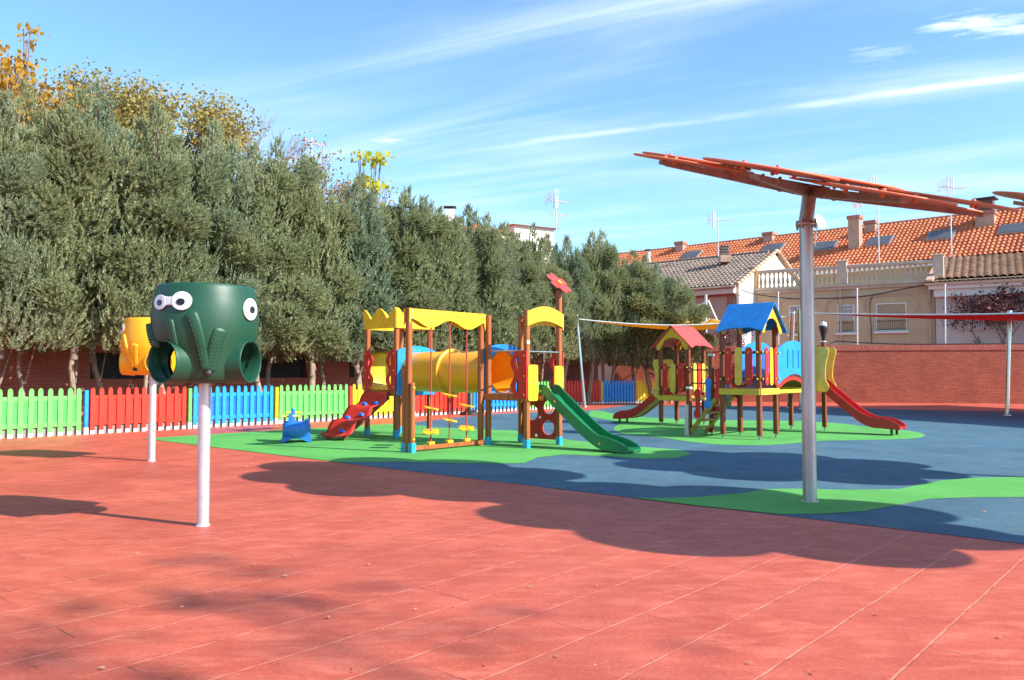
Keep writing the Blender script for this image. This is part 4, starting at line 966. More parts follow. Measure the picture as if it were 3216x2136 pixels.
TILER = tile_mat('terracotta_tiles', (.52, .13, .05), (.68, .22, .085), (.30, .09, .05), .2)
TILEG = tile_mat('grey_brown_tiles', (.20, .145, .115), (.30, .225, .175), (.14, .11, .10), .35)
TILEO = tile_mat('old_mixed_tiles', (.40, .20, .12), (.50, .34, .22), (.13, .10, .085), .42)
def tiled(parent, o, e, dn, L, S_, m, pitch=.25, course=.36, amp=.045, nm='roof'):
    """roof slope: o eave corner, e along the eave, dn up the slope; local frame child so the tile pattern follows the roof"""
    e = Vector(e).normalized(); dn = Vector(dn).normalized(); n = e.cross(dn).normalized()
    if n.z < 0: n = -n
    nx = int(L/pitch)*6; ny = max(1, int(S_/course)); vs = []; fs = []; prof = [0, .62, .95, 1, .8, .3]
    for i in range(ny):
        for (v, lift) in ((i*course, .06), (min((i+1)*course+.0, S_), .0)):
            for k in range(nx+1): h = amp*prof[k % 6]+lift; vs.append((k*pitch/6, v, h))
    R_ = nx+1
    for r in range(ny*2-1):
        for k in range(nx): fs.append((r*R_+k, r*R_+k+1, (r+1)*R_+k+1, (r+1)*R_+k))
    # thickness: closed underside
    Lx = nx*pitch/6; Sy = ny*course; q = len(vs); vs += [(0, 0, -.12), (Lx, 0, -.12), (Lx, Sy, -.12), (0, Sy, -.12), (0, 0, .0), (Lx, 0, 0), (Lx, Sy, 0), (0, Sy, 0)]
    fs += [(q, q+3, q+2, q+1), (q, q+1, q+5, q+4), (q+1, q+2, q+6, q+5), (q+3, q, q+4, q+7)]
    o_ = MB().add(vs, fs, False).build(nm, m, parent, fix=False)
    M = Matrix((e, dn, n)).transposed().to_4x4(); M.translation = Vector(o); o_.matrix_local = M
    return o_
def house(name, label, corner, along, cat='house'):
    """local x = along the facade to the right, y = into the house"""
    return thing(name, label, cat, corner, math.atan2(along.y, along.x))
def window(t, x, z0, w, h, shut=.45, grille=True, sill=True, framem=None):
    fr = MB(); f = .06; y = -.03
    fr.b2((x-f, y, z0-f), (x, .10, z0+h+f)).b2((x+w, y, z0-f), (x+w+f, .10, z0+h+f)).b2((x, y, z0+h), (x+w, .10, z0+h+f)).b2((x, y, z0-f), (x+w, .10, z0)).b2((x+w/2-.04, .02, z0), (x+w/2+.04, .09, z0+h))
    wi = fr.build('window', WHT, t)
    MB().b2((x, .06, z0), (x+w, .08, z0+h)).build('pane', CURT, wi)
    sh = MB(); zz = z0+h*(1-shut); k = int(h*shut/.13)
    for i in range(k): sh.cbox((x, .0, zz+i*h*shut/k), (x+w, .03, zz+(i+1)*h*shut/k-.004), .004)
    sh.build('shutter', SHUT, wi)
    if sill: MB().cbox((x-.18, -.14, z0-.20), (x+w+.18, .05, z0-.08), .01).build('sill', PLL, wi)
    if grille:
        g = MB(); hh = h*.42
        for i in range(int(w/.11)+1): g.b2((x+.02+i*.11, -.09, z0-.02), (x+.035+i*.11, -.075, z0+hh))
        g.b2((x-.05, -.09, z0+hh-.12), (x+w+.05, -.075, z0+hh-.09)); g.b2((x-.05, -.092, z0+.02), (x+w+.05, -.077, z0+.05)); g.build('grille', IRON, wi)
    return wi
# grey-roofed house on the left: its gable faces the sun
hc = P(2316, 1168, 48.0); hc.z = 0
HL = house('tiled_house', 'house with a grey brown tiled roof and a white sunlit gable, left of the balustrade', hc, -V)
EZ, RZh = 6.75, 9.15; W_ = 10.4; L_ = 14.0
def gable_body(t, L, W, ez, rz, m, m2, eo=.5):
    """x from -L to 0, gable wall at x = 0"""
    MB().b2((-L, 0, -.05), (0, .3, ez)).build('wall', m, t)
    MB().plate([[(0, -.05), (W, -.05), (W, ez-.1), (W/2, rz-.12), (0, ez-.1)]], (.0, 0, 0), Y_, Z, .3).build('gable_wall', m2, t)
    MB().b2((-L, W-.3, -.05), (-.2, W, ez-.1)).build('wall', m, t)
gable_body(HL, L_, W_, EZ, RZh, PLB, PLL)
sl = Vector((0, W_/2+.55, RZh-EZ+.25)); e0 = Vector((-L_, -.55, EZ-.22))
r_ = tiled(HL, e0, X_, sl, L_+.28, sl.length, TILEG, .28, .40, .10)
r2 = tiled(HL, Vector((.28, W_+.55, EZ-.22)), -X_, Vector((0, -(W_/2+.55), RZh-EZ+.25)), L_+.28, sl.length, TILEG, .28, .40, .10)
rd = MB()
for i in range(int(L_/.38)): rd.tube([(-L_+i*.38, W_/2, RZh+.05), (-L_+i*.38+.42, W_/2, RZh+.08)], .10, 8)
rd.build('ridge_tiles', TILEG, HL)
vg = MB(); 
for i in range(15):
    f0_, f1_ = i/15, (i+1)/15
    for sgn in (0, 1):
        pa = Vector((.30, (-.55+f0_*(W_/2+.55)) if not sgn else (W_+.55-f0_*(W_/2+.55)), EZ-.14+f0_*(RZh-EZ+.25))); pb_ = Vector((.30, (-.55+f1_*(W_/2+.55)) if not sgn else (W_+.55-f1_*(W_/2+.55)), EZ-.17+f1_*(RZh-EZ+.25))); vg.tube([pa, pb_], [.13, .10], 8)
vg.build('verge_tiles', tile_mat('verge_tiles', (.48, .30, .20), (.55, .38, .27), (.3, .2, .15)), HL)
MB().b2((-L_, -.42, EZ-.62), (.0, .0, EZ-.25)).build('eaves_soffit', PLW, HL); MB().b2((-L_, -.10, EZ-.74), (.0, .0, EZ-.62)).build('cornice', mat('brown_trim', (.28, .10, .07), .7), HL)
MB().b2((-L_, -.02, 2.0), (-.9, .0, 2.9)).build('brick_base', BR2, HL); MB().b2((-.60, -.05, -.05), (-.22, -.001, EZ-.74)).build('brick_pier', BR2, HL); MB().tube([(-L_, -.62, EZ-.24), (.25, -.62, EZ-.24)], .06, 8).build('gutter', STONE, HL)
for x in (-4.0, -7.0, -10.5): window(HL, x, 3.75, 1.5, 1.7, .72, True, True)
MB().b2((-6.0, -.9, 3.45), (-1.9, 0, 3.6)).build('balcony_floor', STONE, HL)
g = MB()
for i in range(30): g.b2((-6.0+i*.14, -.9, 3.6), (-5.98+i*.14, -.88, 4.4))
g.b2((-6, -.92, 4.4), (-1.9, -.88, 4.44)).build('balcony_rail', IRON, HL)
# cream house with balustrade
e_c = Vector((.857, -.514, 0)).normalized(); cc0 = P(2374, 1168, 49.6); cc0.z = 0
HC = house('cream_house', 'cream plastered house with a stone balustrade along its flat roof', cc0, e_c)
LC = 9.75; BZ = 6.42
MB().b2((-.3, 0, -.05), (LC, .3, BZ)).b2((-.3, .3, BZ-.3), (LC, 7, BZ-.02)).build('wall', PLC, HC)
MB().b2((-.35, -.22, BZ), (LC, .35, BZ+.16)).b2((-.33, -.12, BZ-.16), (LC, 0, BZ)).build('cornice', STONE, HC)
MB().b2((-.3, -.05, BZ-.55), (LC, .0, BZ-.48)).build('string_course', STONE, HC)
MB().cbox((-.3, -.14, BZ+1.05), (LC, .18, BZ+1.24), .02).build('top_rail', STONE, HC)
for x, m_ in ((-.32, PLC), (4.75, STONE), (LC-.05, STONE)): MB().cbox((x, -.2, BZ+.16), (x+.52, .28, BZ+1.42), .02).cbox((x-.05, -.24, BZ+1.42), (x+.57, .32, BZ+1.52), .02).build('pier', m_, HC)
bal = None; bm2 = MB().lathe([(.085, 0), (.085, .07), (.05, .11), (.085, .26), (.095, .36), (.07, .52), (.042, .70), (.065, .78), (.075, .84), (.085, .89)], 10)
xs_ = [.36+i*.262 for i in range(17)]+[5.42+i*.262 for i in range(16)]
for x in xs_:
    if bal is None: bal = bm2.build('baluster', STONE, HC)
    else:
        q = bal.copy(); COL.objects.link(q); q.parent = HC; bal2 = q
        q.location = (x, .02, BZ+.16); continue
    bal.location = (x, .02, BZ+.16)
# windows at the places the photo shows them
def fx(px, corner=cc0, e=e_c):
    r = (px-CX)/F; return (r*corner.y-corner.x)/(e.x-r*e.y)
def fz(px, py, corner=cc0, e=e_c):
    s = fx(px, corner, e); Y = corner.y+e.y*s; return P(px, py, Y).z
for x0, x1, yb_, yt, sh_ in ((2484, 2520, 1046, 964, .4), (2636, 2682, 1042, 962, .62), (2757, 2846, 1037, 957, .62)):
    a, b = fx(x0), fx(x1); z0 = fz(x0, yb_); z1 = fz(x0, yt); window(HC, a, z0, b-a, z1-z0, .48)
    tr_ = MB().tube([(a-.55, -.02, z1-.35), (a-.7, -.02, z1-.1), (a-.55, -.02, z1+.3), (a-.2, -.02, z1+.45), (b+.2, -.02, z1+.45), (b+.55, -.02, z1+.3), (b+.7, -.02, z1-.1), (b+.55, -.02, z1-.35)], .018, 6); tr_.build('incised_line', STONE, HC)
for x in (4.9, LC-.25): MB().tube([(x, -.10, BZ-.2), (x, -.10, .1)], .05, 8).build('downpipe', STONE, HC)
# right house with old tiles
hr = cc0+e_c*LC+Vector((0, 0, 0)); 
HR = house('old_tiled_house', 'pale house with an old mottled tile roof at the right edge', hr, e_c)
MB().b2((0.05, -.35, -.05), (16, .0, 5.55)).b2((.05, 0, -.05), (.35, 6, 6.0)).build('wall', PLW, HR)
MB().b2((-.25, -.95, 5.95), (16, -.35, 6.25)).b2((0, -.75, 5.55), (16, -.34, 5.95)).build('cornice', PLL, HR)
tiled(HR, (-.4, -1.15, 6.27), X_, (0, 1, .22), 16, .72, tile_mat('pale_eave_tiles', (.55, .42, .28), (.66, .52, .36), (.3, .22, .16), .2), .22, .35, .05, 'eave_tiles')
tiled(HR, (.2, -.5, 6.48), X_, (0, 4.6, 1.75), 16, 4.95, TILEO, .36, .30, .085)
MB().beam((-.2, -.95, 6.40), (.15, 4.2, 8.25), .34, .16).build('verge', mat('pink_verge', (.58, .36, .27), .8), HR)
a, b = fx(3048, hr, e_c), fx(3105, hr, e_c); zb_ = fz(3048, 1035, hr, e_c); wz = fz(3048, 928, hr, e_c)
wi = MB().b2((a, -.40, zb_), (b, -.36, wz)).build('window', mat('grey_pane', (.42, .42, .46), .5), HR)
g = MB()
for i in range(9): g.b2((a-.03+i*(b-a)/8, -.50, zb_), (a+.03+i*(b-a)/8, -.45, wz))
for i in range(4): g.b2((a, -.50, zb_+i*(wz-zb_)/3-.03), (b, -.452, zb_+i*(wz-zb_)/3+.02))
g.build('grille', WHT, wi)
# long terracotta roof behind
eL = P(2489, 850, 55.5); ez_ = eL.z; e0 = Vector((eL.x, eL.y, 0))
HT = house('terrace_house', 'long terrace with a bright terracotta tiled roof, chimneys and skylights', e0, -V)
SR = (Vector((0, 5.0, 3.35))); X0, X1 = -25.0, 26.0
MB().b2((X0, .4, -.05), (X1, .7, ez_-.1)).b2((X0, .7, 3), (X0+.3, 9, ez_)).build('wall', PLC, HT); MB().b2((X0, -.12, ez_-.42), (X1, .4, ez_-.08)).build('eaves', PLL, HT)
tiled(HT, (X0, -.15, ez_-.08), X_, SR, X1-X0, SR.length+.1, TILER, .27, .40, .085)
rd = MB(); ry, rz_ = -.15+5.0, ez_-.08+3.35
for i in range(int((X1-X0)/.42)): rd.tube([(X0+i*.42, ry, rz_+.02), (X0+i*.42+.46, ry, rz_+.05)], .12, 8)
rd.build('ridge_tiles', tile_mat('ridge_tiles', (.42, .14, .08), (.5, .2, .1), (.25, .12, .09)), HT)
back = MB().add([(X0, ry, rz_-.05), (X1, ry, rz_-.05), (X1, ry+5, rz_-3.4), (X0, ry+5, rz_-3.4), (X0, ry, rz_-.25), (X1, ry, rz_-.25), (X1, ry+5, rz_-3.6), (X0, ry+5, rz_-3.6)], [(0, 1, 2, 3), (4, 5, 6, 7), (0, 1, 5, 4), (1, 2, 6, 5), (2, 3, 7, 6), (3, 0, 4, 7)]).build('rear_slope', TILER, HT)
def on_roof(px, py):
    """where the photo's ray meets the terracotta slope, in house coordinates"""
    d = ray(px, py); d = Vector((d.dot(-V), d.dot(U), d.z)); o = Vector((0, 0, H))-Vector((e0.x, e0.y, 0)); o = Vector((o.dot(-V), o.dot(U), o.z))
    n = Vector((0, -3.35, 5.0)).normalized(); q = Vector((0, -.15, ez_-.08)); t = n.dot(q-o)/n.dot(d); return o+d*t
def chimney(px, pybase, wpx, ztop_y, hood=False, dark=False, label=None):
    p = on_roof(px, pybase); w = .9 if not hood else 1.3
    Yw = (e0+(-V)*p.x+U*p.y).y; w = wpx/F*Yw/1.25; top = H+(HOR-ztop_y)/F*Yw
    c = MB().b2((p.x-w/2, p.y-.1, p.z-.4), (p.x+w/2, p.y+w*.8, top-.25)).build('chimney', CHB, HT)
    MB().cbox((p.x-w/2-.07, p.y-.17, top-.25), (p.x+w/2+.07, p.y+w*.8+.07, top), .02).build('chimney_cap', mat('cap_brick', (.40, .17, .12), .8), c)
    if hood:
        MB().b2((p.x-w*.42, p.y, top), (p.x+w*.42, p.y+w*.6, top+.75)).build('chimney_pot', mat('dark_brown', (.14, .06, .04), .6), c); MB().cbox((p.x-w*.62, p.y-.2, top+.75), (p.x+w*.58, p.y+w*.9, top+.85), .01).build('hood', IRON, c)
chimney(2134, 791, 34, 757); chimney(2412, 762, 38, 727); chimney(2683, 783, 42, 674); chimney(2733, 732, 40, 690); chimney(3094, 712, 66, 660, True)
def skylight(px, py, w=1.55, h=1.25):
    p = on_roof(px, py); u = SR.normalized(); n = Vector((0, -u.z, u.y)); M = Matrix((X_, u, n)).transposed()
    s = MB(); s.box(p+n*.11, (w, h, .14), M); so = s.build('skylight', mat('alu_frame', (.42, .42, .42), .4, metal=.5), HT); MB().box(p+n*.19, (w-.14, h-.12, .03), M).build('pane', mat('roller_blind', (.10, .10, .105), .35), so)
for x, y in ((2428, 784), (2592, 777), (2764, 762), (2957, 744), (3184, 724), (2172, 805)): skylight(x, y)
# vent on the grey roof
vt = P(2275, 800, 52); 
t = thing('roof_vent', 'slatted brown chimney vent standing on the grey brown roof', 'chimney', vt-Vector((0, 0, .5)))
MB().b2((-.32, -.3, 0), (.32, .3, .45)).build('base', CHB, t); s = MB()
for i in range(4): s.b2((-.26, -.26, .5+i*.17), (.26, .26, .58+i*.17))
s.b2((-.2, -.2, .45), (.2, .2, 1.1)).build('louvres', mat('dark_concrete', (.16, .14, .12), .8), t)
# antennas
def antenna(px, y0, y1, Y, label, kind=0):
    p0 = P(px, y0, Y); h = P(px, y1, Y).z-p0.z; t = thing('antenna', label, 'antenna', p0, rad(20*kind), 'television antennas on the roofs')
    MB().tube([(0, 0, 0), (0, 0, h)], .035, 8).build('mast', GALV, t); a = MB(); w = .022
    def yagi(z, L, n, s0):
        a.tube([(-L*.35, 0, z), (L*.65, 0, z)], w, 6)
        for i in range(n): x = -L*.35+L*i/(n-1); a.tube([(x, -s0, z), (x, s0, z)], w*.7, 5)
    yagi(h-.25, 1.6, 9, .30)
    if kind != 3:
        for i in range(4): x = -.5+i*.13; a.tube([(-.45+.08*abs(i-1.5), x, h+.35), (-.45+.08*abs(i-1.5), x+.02, h-.85)], .03, 6)
        for q in range(9): a.tube([(-.61, -.42, h-.5+q*.085), (-.61, .42, h-.5+q*.085)], .011, 4)
        a.tube([(-.61, -.3, h-.52), (-.61, -.3, h+.2)], .014, 4).tube([(-.61, .3, h-.52), (-.61, .3, h+.2)], .014, 4)
    if kind == 2: yagi(h-1.15, 1.1, 5, .25)
    a.build('aerial', WHT, t)
antenna(2256, 815, 680, 54, 'white television antenna above the grey brown roof', 0)
antenna(2989, 810, 575, 49, 'tall television antenna above the right half of the terracotta roof', 1)
antenna(2762, 880, 572, 50, 'television antenna whose panel shows just above the canopy', 0)
antenna(1747, 725, 618, 52, 'double television antenna above the middle of the cypress hedge', 2)
antenna(2691, 680, 632, 58, 'small antenna on the tall chimney', 3)
antenna(978, 540, 432, 45, 'slim antenna mast above the left part of the hedge', 3)
t = thing('satellite_dish', 'white satellite dish just right of the canopy pole collar', 'satellite dish', P(2571, 700, 56), rad(35))
MB().lathe([(0, .0), (.3, .04), (.55, .16), (.56, .18), (.3, .06), (0, .02)], 20, (0, 0, 0), Matrix.Rotation(rad(70), 3, 'X')).build('dish', WHT, t); MB().tube([(0, .1, 0), (0, .3, -1.6)], .04, 8).build('mast', GALV, t)
# black cables along the facades
def cable(pts, r, label):
    p = [P(*q) for q in pts]; o = p[0].copy(); t = thing('cable', label, 'cable', o)
    Q = []
    for i in range(len(p)-1):
        p0, p1, p2, p3 = p[max(i-1, 0)], p[i], p[i+1], p[min(i+2, len(p)-1)]
        for k in range(8): f = k/8; Q.append(.5*((2*p1)+(p2-p0)*f+(2*p0-5*p1+4*p2-p3)*f*f+(3*p1-p0-3*p2+p3)*f**3)-o)
    Q.append(p[-1]-o); MB().tube(Q, r, 6).build('wire', DARK, t)
cable([(2330, 912, 47.5), (2380, 925, 48.4), (2500, 938, 47.6), (2700, 932, 46.3), (2850, 905, 45), (2925, 893, 44.4), (2990, 902, 43.6)], .03, 'black cable sagging across the upper cream facade')
cable([(2600, 1083, 40.6), (2630, 1072, 40.6), (2700, 1076, 40.3), (2850, 1081, 39.8), (3100, 1080, 39.2), (3300, 1080, 38.6)], .03, 'black cable lying along the top of the long brick wall')
cable([(2740, 930, 46.2), (2732, 960, 46.2), (2736, 1030, 46.2), (2738, 1078, 46.2)], .02, 'thin cable running down the cream facade')
# houses far behind the hedge
def far_house(px, ytop, Y, w, d, h_r, label, rz, m=PLL, hip=True):
    c = P(px, ytop, Y); t = thing('distant_house', label, 'house', (c.x, c.y, 0), rz); z = c.z-h_r
    MB().b2((-w/2, -d/2, -.05), (w/2, d/2, z)).build('wall', m, t)
    k = .35 if hip else 0
    MB().add([(-w/2-.3, -d/2-.3, z), (w/2+.3, -d/2-.3, z), (w/2+.3, d/2+.3, z), (-w/2-.3, d/2+.3, z), (-w/2*k, 0, z+h_r), (w/2*k, 0, z+h_r)], [(0, 1, 5, 4), (1, 2, 5), (2, 3, 4, 5), (3, 0, 4), (3, 2, 1, 0)]).build('roof', TILER, t); return t
far_house(1625, 706, 62, 3.4, 5, .55, 'pale house with a low terracotta roof peeking above the hedge', rad(30))
far_house(1492, 700, 58, 2.6, 5, 1.0, 'white gabled house showing above the hedge between two cypress tips', rad(60), PLL, False)
t = thing('chimney_stack', 'white chimney with a dark cowl just above the hedge', 'chimney', P(1413, 700, 52))
MB().b2((-.3, -.3, -4), (.3, .3, .85)).build('stack', PLL, t); MB().cbox((-.4, -.35, .97), (.4, .35, 1.03), .01).b2((-.2, -.2, .85), (.2, .2, .97)).build('cowl', IRON, t)
t = thing('chimney_stack', 'tiny vent pipe at the left end of the terracotta roof', 'chimney', P(2037, 800, 60)); MB().tube([(0, 0, -1), (0, 0, .3)], .13, 10).build('stack', WHT, t); MB().lathe([(.3, .32), (.3, .38), (0, .42)], 10).build('cowl', IRON, t)

# ------------------------------------------------------------------ vegetation
def leaf_mat(name, c1, c2, c3, tr=.3, rnd=.5, rough=.6, nsc=1.6):
    m = bpy.data.materials.new(name); m.use_nodes = True; t = m.node_tree; b = t.nodes['Principled BSDF']; out = t.nodes['Material Output']; tc = N(t, 'ShaderNodeTexCoord')
    n = noise_(t, tc.outputs['Object'], nsc, 4, .6); n2 = noise_(t, tc.outputs['Object'], 14, 2, .6); oi = N(t, 'ShaderNodeObjectInfo')
    c = mix(t, ramp(t, n, .35, .65), c1, c2); c = mix(t, math_(t, 'MULTIPLY', ramp(t, n2, .45, .75), .55), c, c3); c = mix(t, math_(t, 'MULTIPLY', oi.outputs['Random'], rnd), c, c3)
    t.links.new(c, b.inputs['Base Color']); b.inputs['Roughness'].default_value = rough; b.inputs['Specular IOR Level'].default_value = .25
    ts = N(t, 'ShaderNodeBsdfTranslucent'); t.links.new(c, ts.inputs['Color']); mx = N(t, 'ShaderNodeMixShader'); mx.inputs[0].default_value = tr
    t.links.new(b.outputs[0], mx.inputs[1]); t.links.new(ts.outputs[0], mx.inputs[2]); t.links.new(mx.outputs[0], out.inputs['Surface']); return m
CYP = leaf_mat('cypress_foliage', (.235, .285, .15), (.35, .395, .215), (.48, .46, .22), .3, .5)
CYB = leaf_mat('blue_cypress_foliage', (.21, .28, .18), (.31, .38, .25), (.40, .42, .23), .3, .45)
BARK = mat('pale_bark', (.34, .24, .17), .9, var=.45, vscale=7, stretch=(3, 3, .7), bump=.8, bscale=20)
BARKD = mat('twig_bark', (.22, .15, .12), .9, var=.2)
def cypress_mesh(seed, Hc=7.0, R=1.5, leaves=18):
    """crown of several pointed leaders, each clothed in upswept feathery plumes"""
    rnd = random.Random(seed); v = []; f = []
    def plume_(p, d, L, wd):
        s = d.orthogonal().normalized(); s.rotate(Matrix.Rotation(rnd.uniform(0, 2*PI), 3, d)); s2 = d.cross(s)
        for i in range(leaves):
            q = (i+.2)/leaves; base = p+d*(L*q); ang = rnd.uniform(0, 2*PI); out = (s*math.cos(ang)+s2*math.sin(ang)); ld = (d*.95+out*.75*(1.1-q)+Z*.1).normalized(); ln = wd*(1.15-q*.6)*rnd.uniform(.8, 1.35)
            sd = ld.cross(out+Vector((.01, .02, .3))).normalized()*ln*.20; k = len(v); tip = base+ld*ln
            v.extend(((base-sd*.55)[:], (base+ld*ln*.45+sd)[:], tip[:], (base+ld*ln*.5-sd)[:])); f.append((k, k+1, k+2, k+3))
    spires = [(0, 0, 1.0, .62)]
    for k in range(15):
        a = rnd.uniform(0, 2*PI); r = R*rnd.uniform(.35, .78); spires.append((r*math.cos(a), r*math.sin(a), rnd.uniform(.62, 1.0)*(1-.10*r/R), rnd.uniform(.44, .66)))
    for k in range(15):
        a = 2*PI*k/15+rnd.uniform(-.3, .3); r = R*rnd.uniform(.68, .95); spires.append((r*math.cos(a), r*math.sin(a), rnd.uniform(.26, .84), rnd.uniform(.38, .56)))
    for (sx, sy, top, w) in spires:
        zt = top*Hc; z0 = max(0, zt-rnd.uniform(2.8, 5.0)); n = int(50*(zt-z0)*w/.5*1.05)
        o = Vector((sx, sy, 0)); on = o.normalized() if o.length > .1 else Vector((0, 0, 0))
        for i in range(n):
            h = rnd.random(); z = z0+(zt-z0)*h; th = rnd.uniform(0, 2*PI); pr = w*min(1, (1-h)**.62*1.15)*(.75+.25*math.sin(z*4.3+sx*9+seed))+.02
            bul = 1+.30*math.sin(3*th+z*2.1+seed)*math.sin(z*3.1+th)
            n_ = Vector((math.cos(th), math.sin(th), 0))
            if o.length > .4*R and n_.dot(on) < -.35 and h < .75: continue
            p = Vector((sx*(.8+.2*(1-h)), sy*(.8+.2*(1-h)), z))+n_*pr*bul*rnd.uniform(.72, 1.0)
            d = (n_*rnd.uniform(.35, .8)*(1-h*.6)+on*.15+Z*rnd.uniform(.55, 1.1)).normalized(); plume_(p, d, rnd.uniform(.18, .42), rnd.uniform(.066, .108))
    for k in range(20):                                    # boughs that swell out between the leaders and break the columns
        h = rnd.uniform(.03, .86); a = rnd.uniform(0, 2*PI); rr = R*(.62+.42*rnd.random())*(1-.55*h**2); c = Vector((rr*math.cos(a), rr*math.sin(a), h*Hc)); br_ = rnd.uniform(.24, .46); o = Vector((math.cos(a), math.sin(a), 0))
        for i in range(int(330*br_**1.5/.22)):
            b_ = rnd.uniform(0, 2*PI); zz = rnd.uniform(-.9, 1); q = math.sqrt(1-zz*zz); n_ = Vector((q*math.cos(b_), q*math.sin(b_), zz))
            if n_.dot(o) < -.2: continue
            plume_(c+Vector((n_.x*br_, n_.y*br_, n_.z*br_*1.15))*rnd.uniform(.7, 1), (n_*.7+o*.4+Z*rnd.uniform(.2, .7)).normalized(), rnd.uniform(.15, .30), rnd.uniform(.066, .10))
    me = bpy.data.meshes.new('crown'); me.from_pydata(v, [], f); return me
def limbs_mesh(seed, Hc=7.0, R=1.3):
    rnd = random.Random(seed); m = MB()
    m.tube([(0, 0, -.2), (rnd.uniform(-.1, .1), rnd.uniform(-.1, .1), Hc*.5), (0, 0, Hc*.92)], [.09, .06, .012], 8)
    for i in range(34):
        h = rnd.uniform(.0, .85); a = rnd.uniform(0, 2*PI); L = R*(1-h)*rnd.uniform(.5, .95)+.1; d = Vector((math.cos(a), math.sin(a), rnd.uniform(.3, .9))); m.tube([(0, 0, h*Hc), Vector((0, 0, h*Hc))+d*L*.6, Vector((0, 0, h*Hc))+d*L+Z*L*.3], [.03, .018, .006], 5)
    return m
crowns = [cypress_mesh(11+i) for i in range(5)]
limbs = []
hts = [(-6, 8.6), (-2, 8.5), (2.5, 8.5), (5, 8.35), (7.5, 8.3), (10, 8.2), (12, 7.9), (14, 7.6), (16.5, 7.45), (18.5, 7.6), (20.5, 7.7), (23, 7.6), (26, 7.9), (30, 7.9)]
def hat(t):
    for (a, x), (b, y) in zip(hts, hts[1:]):
        if t <= b: return x+(y-x)*max(0, (t-a)/(b-a))
    return hts[-1][1]
TP = []
t_ = -5.2; i = 0
while t_ < 26.5:
    off = 1.15 if i % 2 == 0 else 1.95
    TP.append((FP(t_, off+random.uniform(-.15, .15)+(.75 if 17.5 < t_ < 25 else 0)), hat(t_)*random.uniform(.97, 1.06)*(.97 if off < 1.5 else 1.02))); t_ += random.uniform(.78, 1.02); i += 1
for px, Y, hh in ((1990, 39.6, 7.3), (2040, 39.2, 7.0), (2074, 39.4, 6.6), (2122, 38.9, 5.9), (1925, 39.0, 7.4)):
    p = P(px, 1168, Y); p.z = 0; TP.append((p, hh))
ordn = ['first', 'second', 'third', 'fourth', 'fifth', 'sixth', 'seventh', 'eighth', 'ninth', 'tenth', 'eleventh', 'twelfth', 'thirteenth', 'fourteenth', 'fifteenth', 'sixteenth', 'seventeenth', 'eighteenth', 'nineteenth', 'twentieth']
def inpic(p): return CX+F*p.x/p.y
TP.sort(key=lambda q: inpic(q[0]))
vis = [q for q in TP if inpic(q[0]) > -30]
protoT = {}
for idx, (p, hh) in enumerate(TP):
    px = inpic(p); place = ''
    if px < -30: lab = 'cypress of the hedge outside the left edge, %s from the far end' % ordn[min(idx, 19)]
    else:
        k = [q[0] for q in vis].index(p); nn = len(vis)
        if k < 20: side = '%s cypress from the left in the hedge' % ordn[k]
        else:
            kk = nn-1-k; side = '%s cypress from the right in the hedge' % ordn[kk] if kk < 20 else 'middle cypress of the hedge'
        lab = side
    z0 = random.uniform(1.75, 2.25) if px < 1900 else random.uniform(1.5, 2.1); rr = random.randrange(5)
    if px > 2100: z0 = 1.2
    t = thing('cypress_tree', ('bluish ' if idx % 3 == 0 else 'olive green ')+lab, 'cypress tree', p, 0, 'cypresses of the hedge along the left wall')
    sc = (hh-z0)/7.0; lean = Vector((random.uniform(-.25, .25), random.uniform(-.2, .2), 0)); w = random.uniform(1.0, 1.32)*(.72 if 1560 < px < 1960 and p.y > 33 else .9 if px < 1900 else .85 if px < 2060 else .72)
    me = crowns[rr]; c = bpy.data.objects.new('crown', me); COL.objects.link(c); c.parent = t; c.location = lean+Vector((0, 0, z0)); c.rotation_euler = (0, 0, random.uniform(0, 6.28)); c.scale = (w, w, sc)
    c.data = me if idx % 3 else me
    if not me.materials: me.materials.append(CYP)
    if idx % 3 == 0:
        c.material_slots[0].link = 'OBJECT'; c.material_slots[0].material = CYB
    if rr not in protoT:
        l = limbs_mesh(rr).build('limbs', BARKD, c); protoT[rr] = l
    else: l = protoT[rr].copy(); COL.objects.link(l); l.parent = c
    r0 = random.choice((.06, .075, .09, .12)); q = Vector((random.uniform(-.12, .12), random.uniform(-.12, .12), 0))
    MB().tube([Vector((-lean.x*1.2, -lean.y*1.2, -.05)), Vector((-lean.x*.6, -lean.y*.6, .7))+q*.5, Vector((lean.x*.4, lean.y*.4, 1.6))+q, lean+Vector((0, 0, z0+.4))], [r0*1.25, r0, r0*.9, r0*.8], 9).build('trunk', BARK, t)
    if random.random() < .6:
        a = random.uniform(0, 6.28); d = Vector((math.cos(a), math.sin(a), 0)); MB().tube([Vector((0, 0, 1.2)), Vector((0, 0, 1.7))+d*.25, Vector((0, 0, z0+.3))+d*.6], [r0*.4, r0*.3, .01], 6).build('branch', BARK, t)
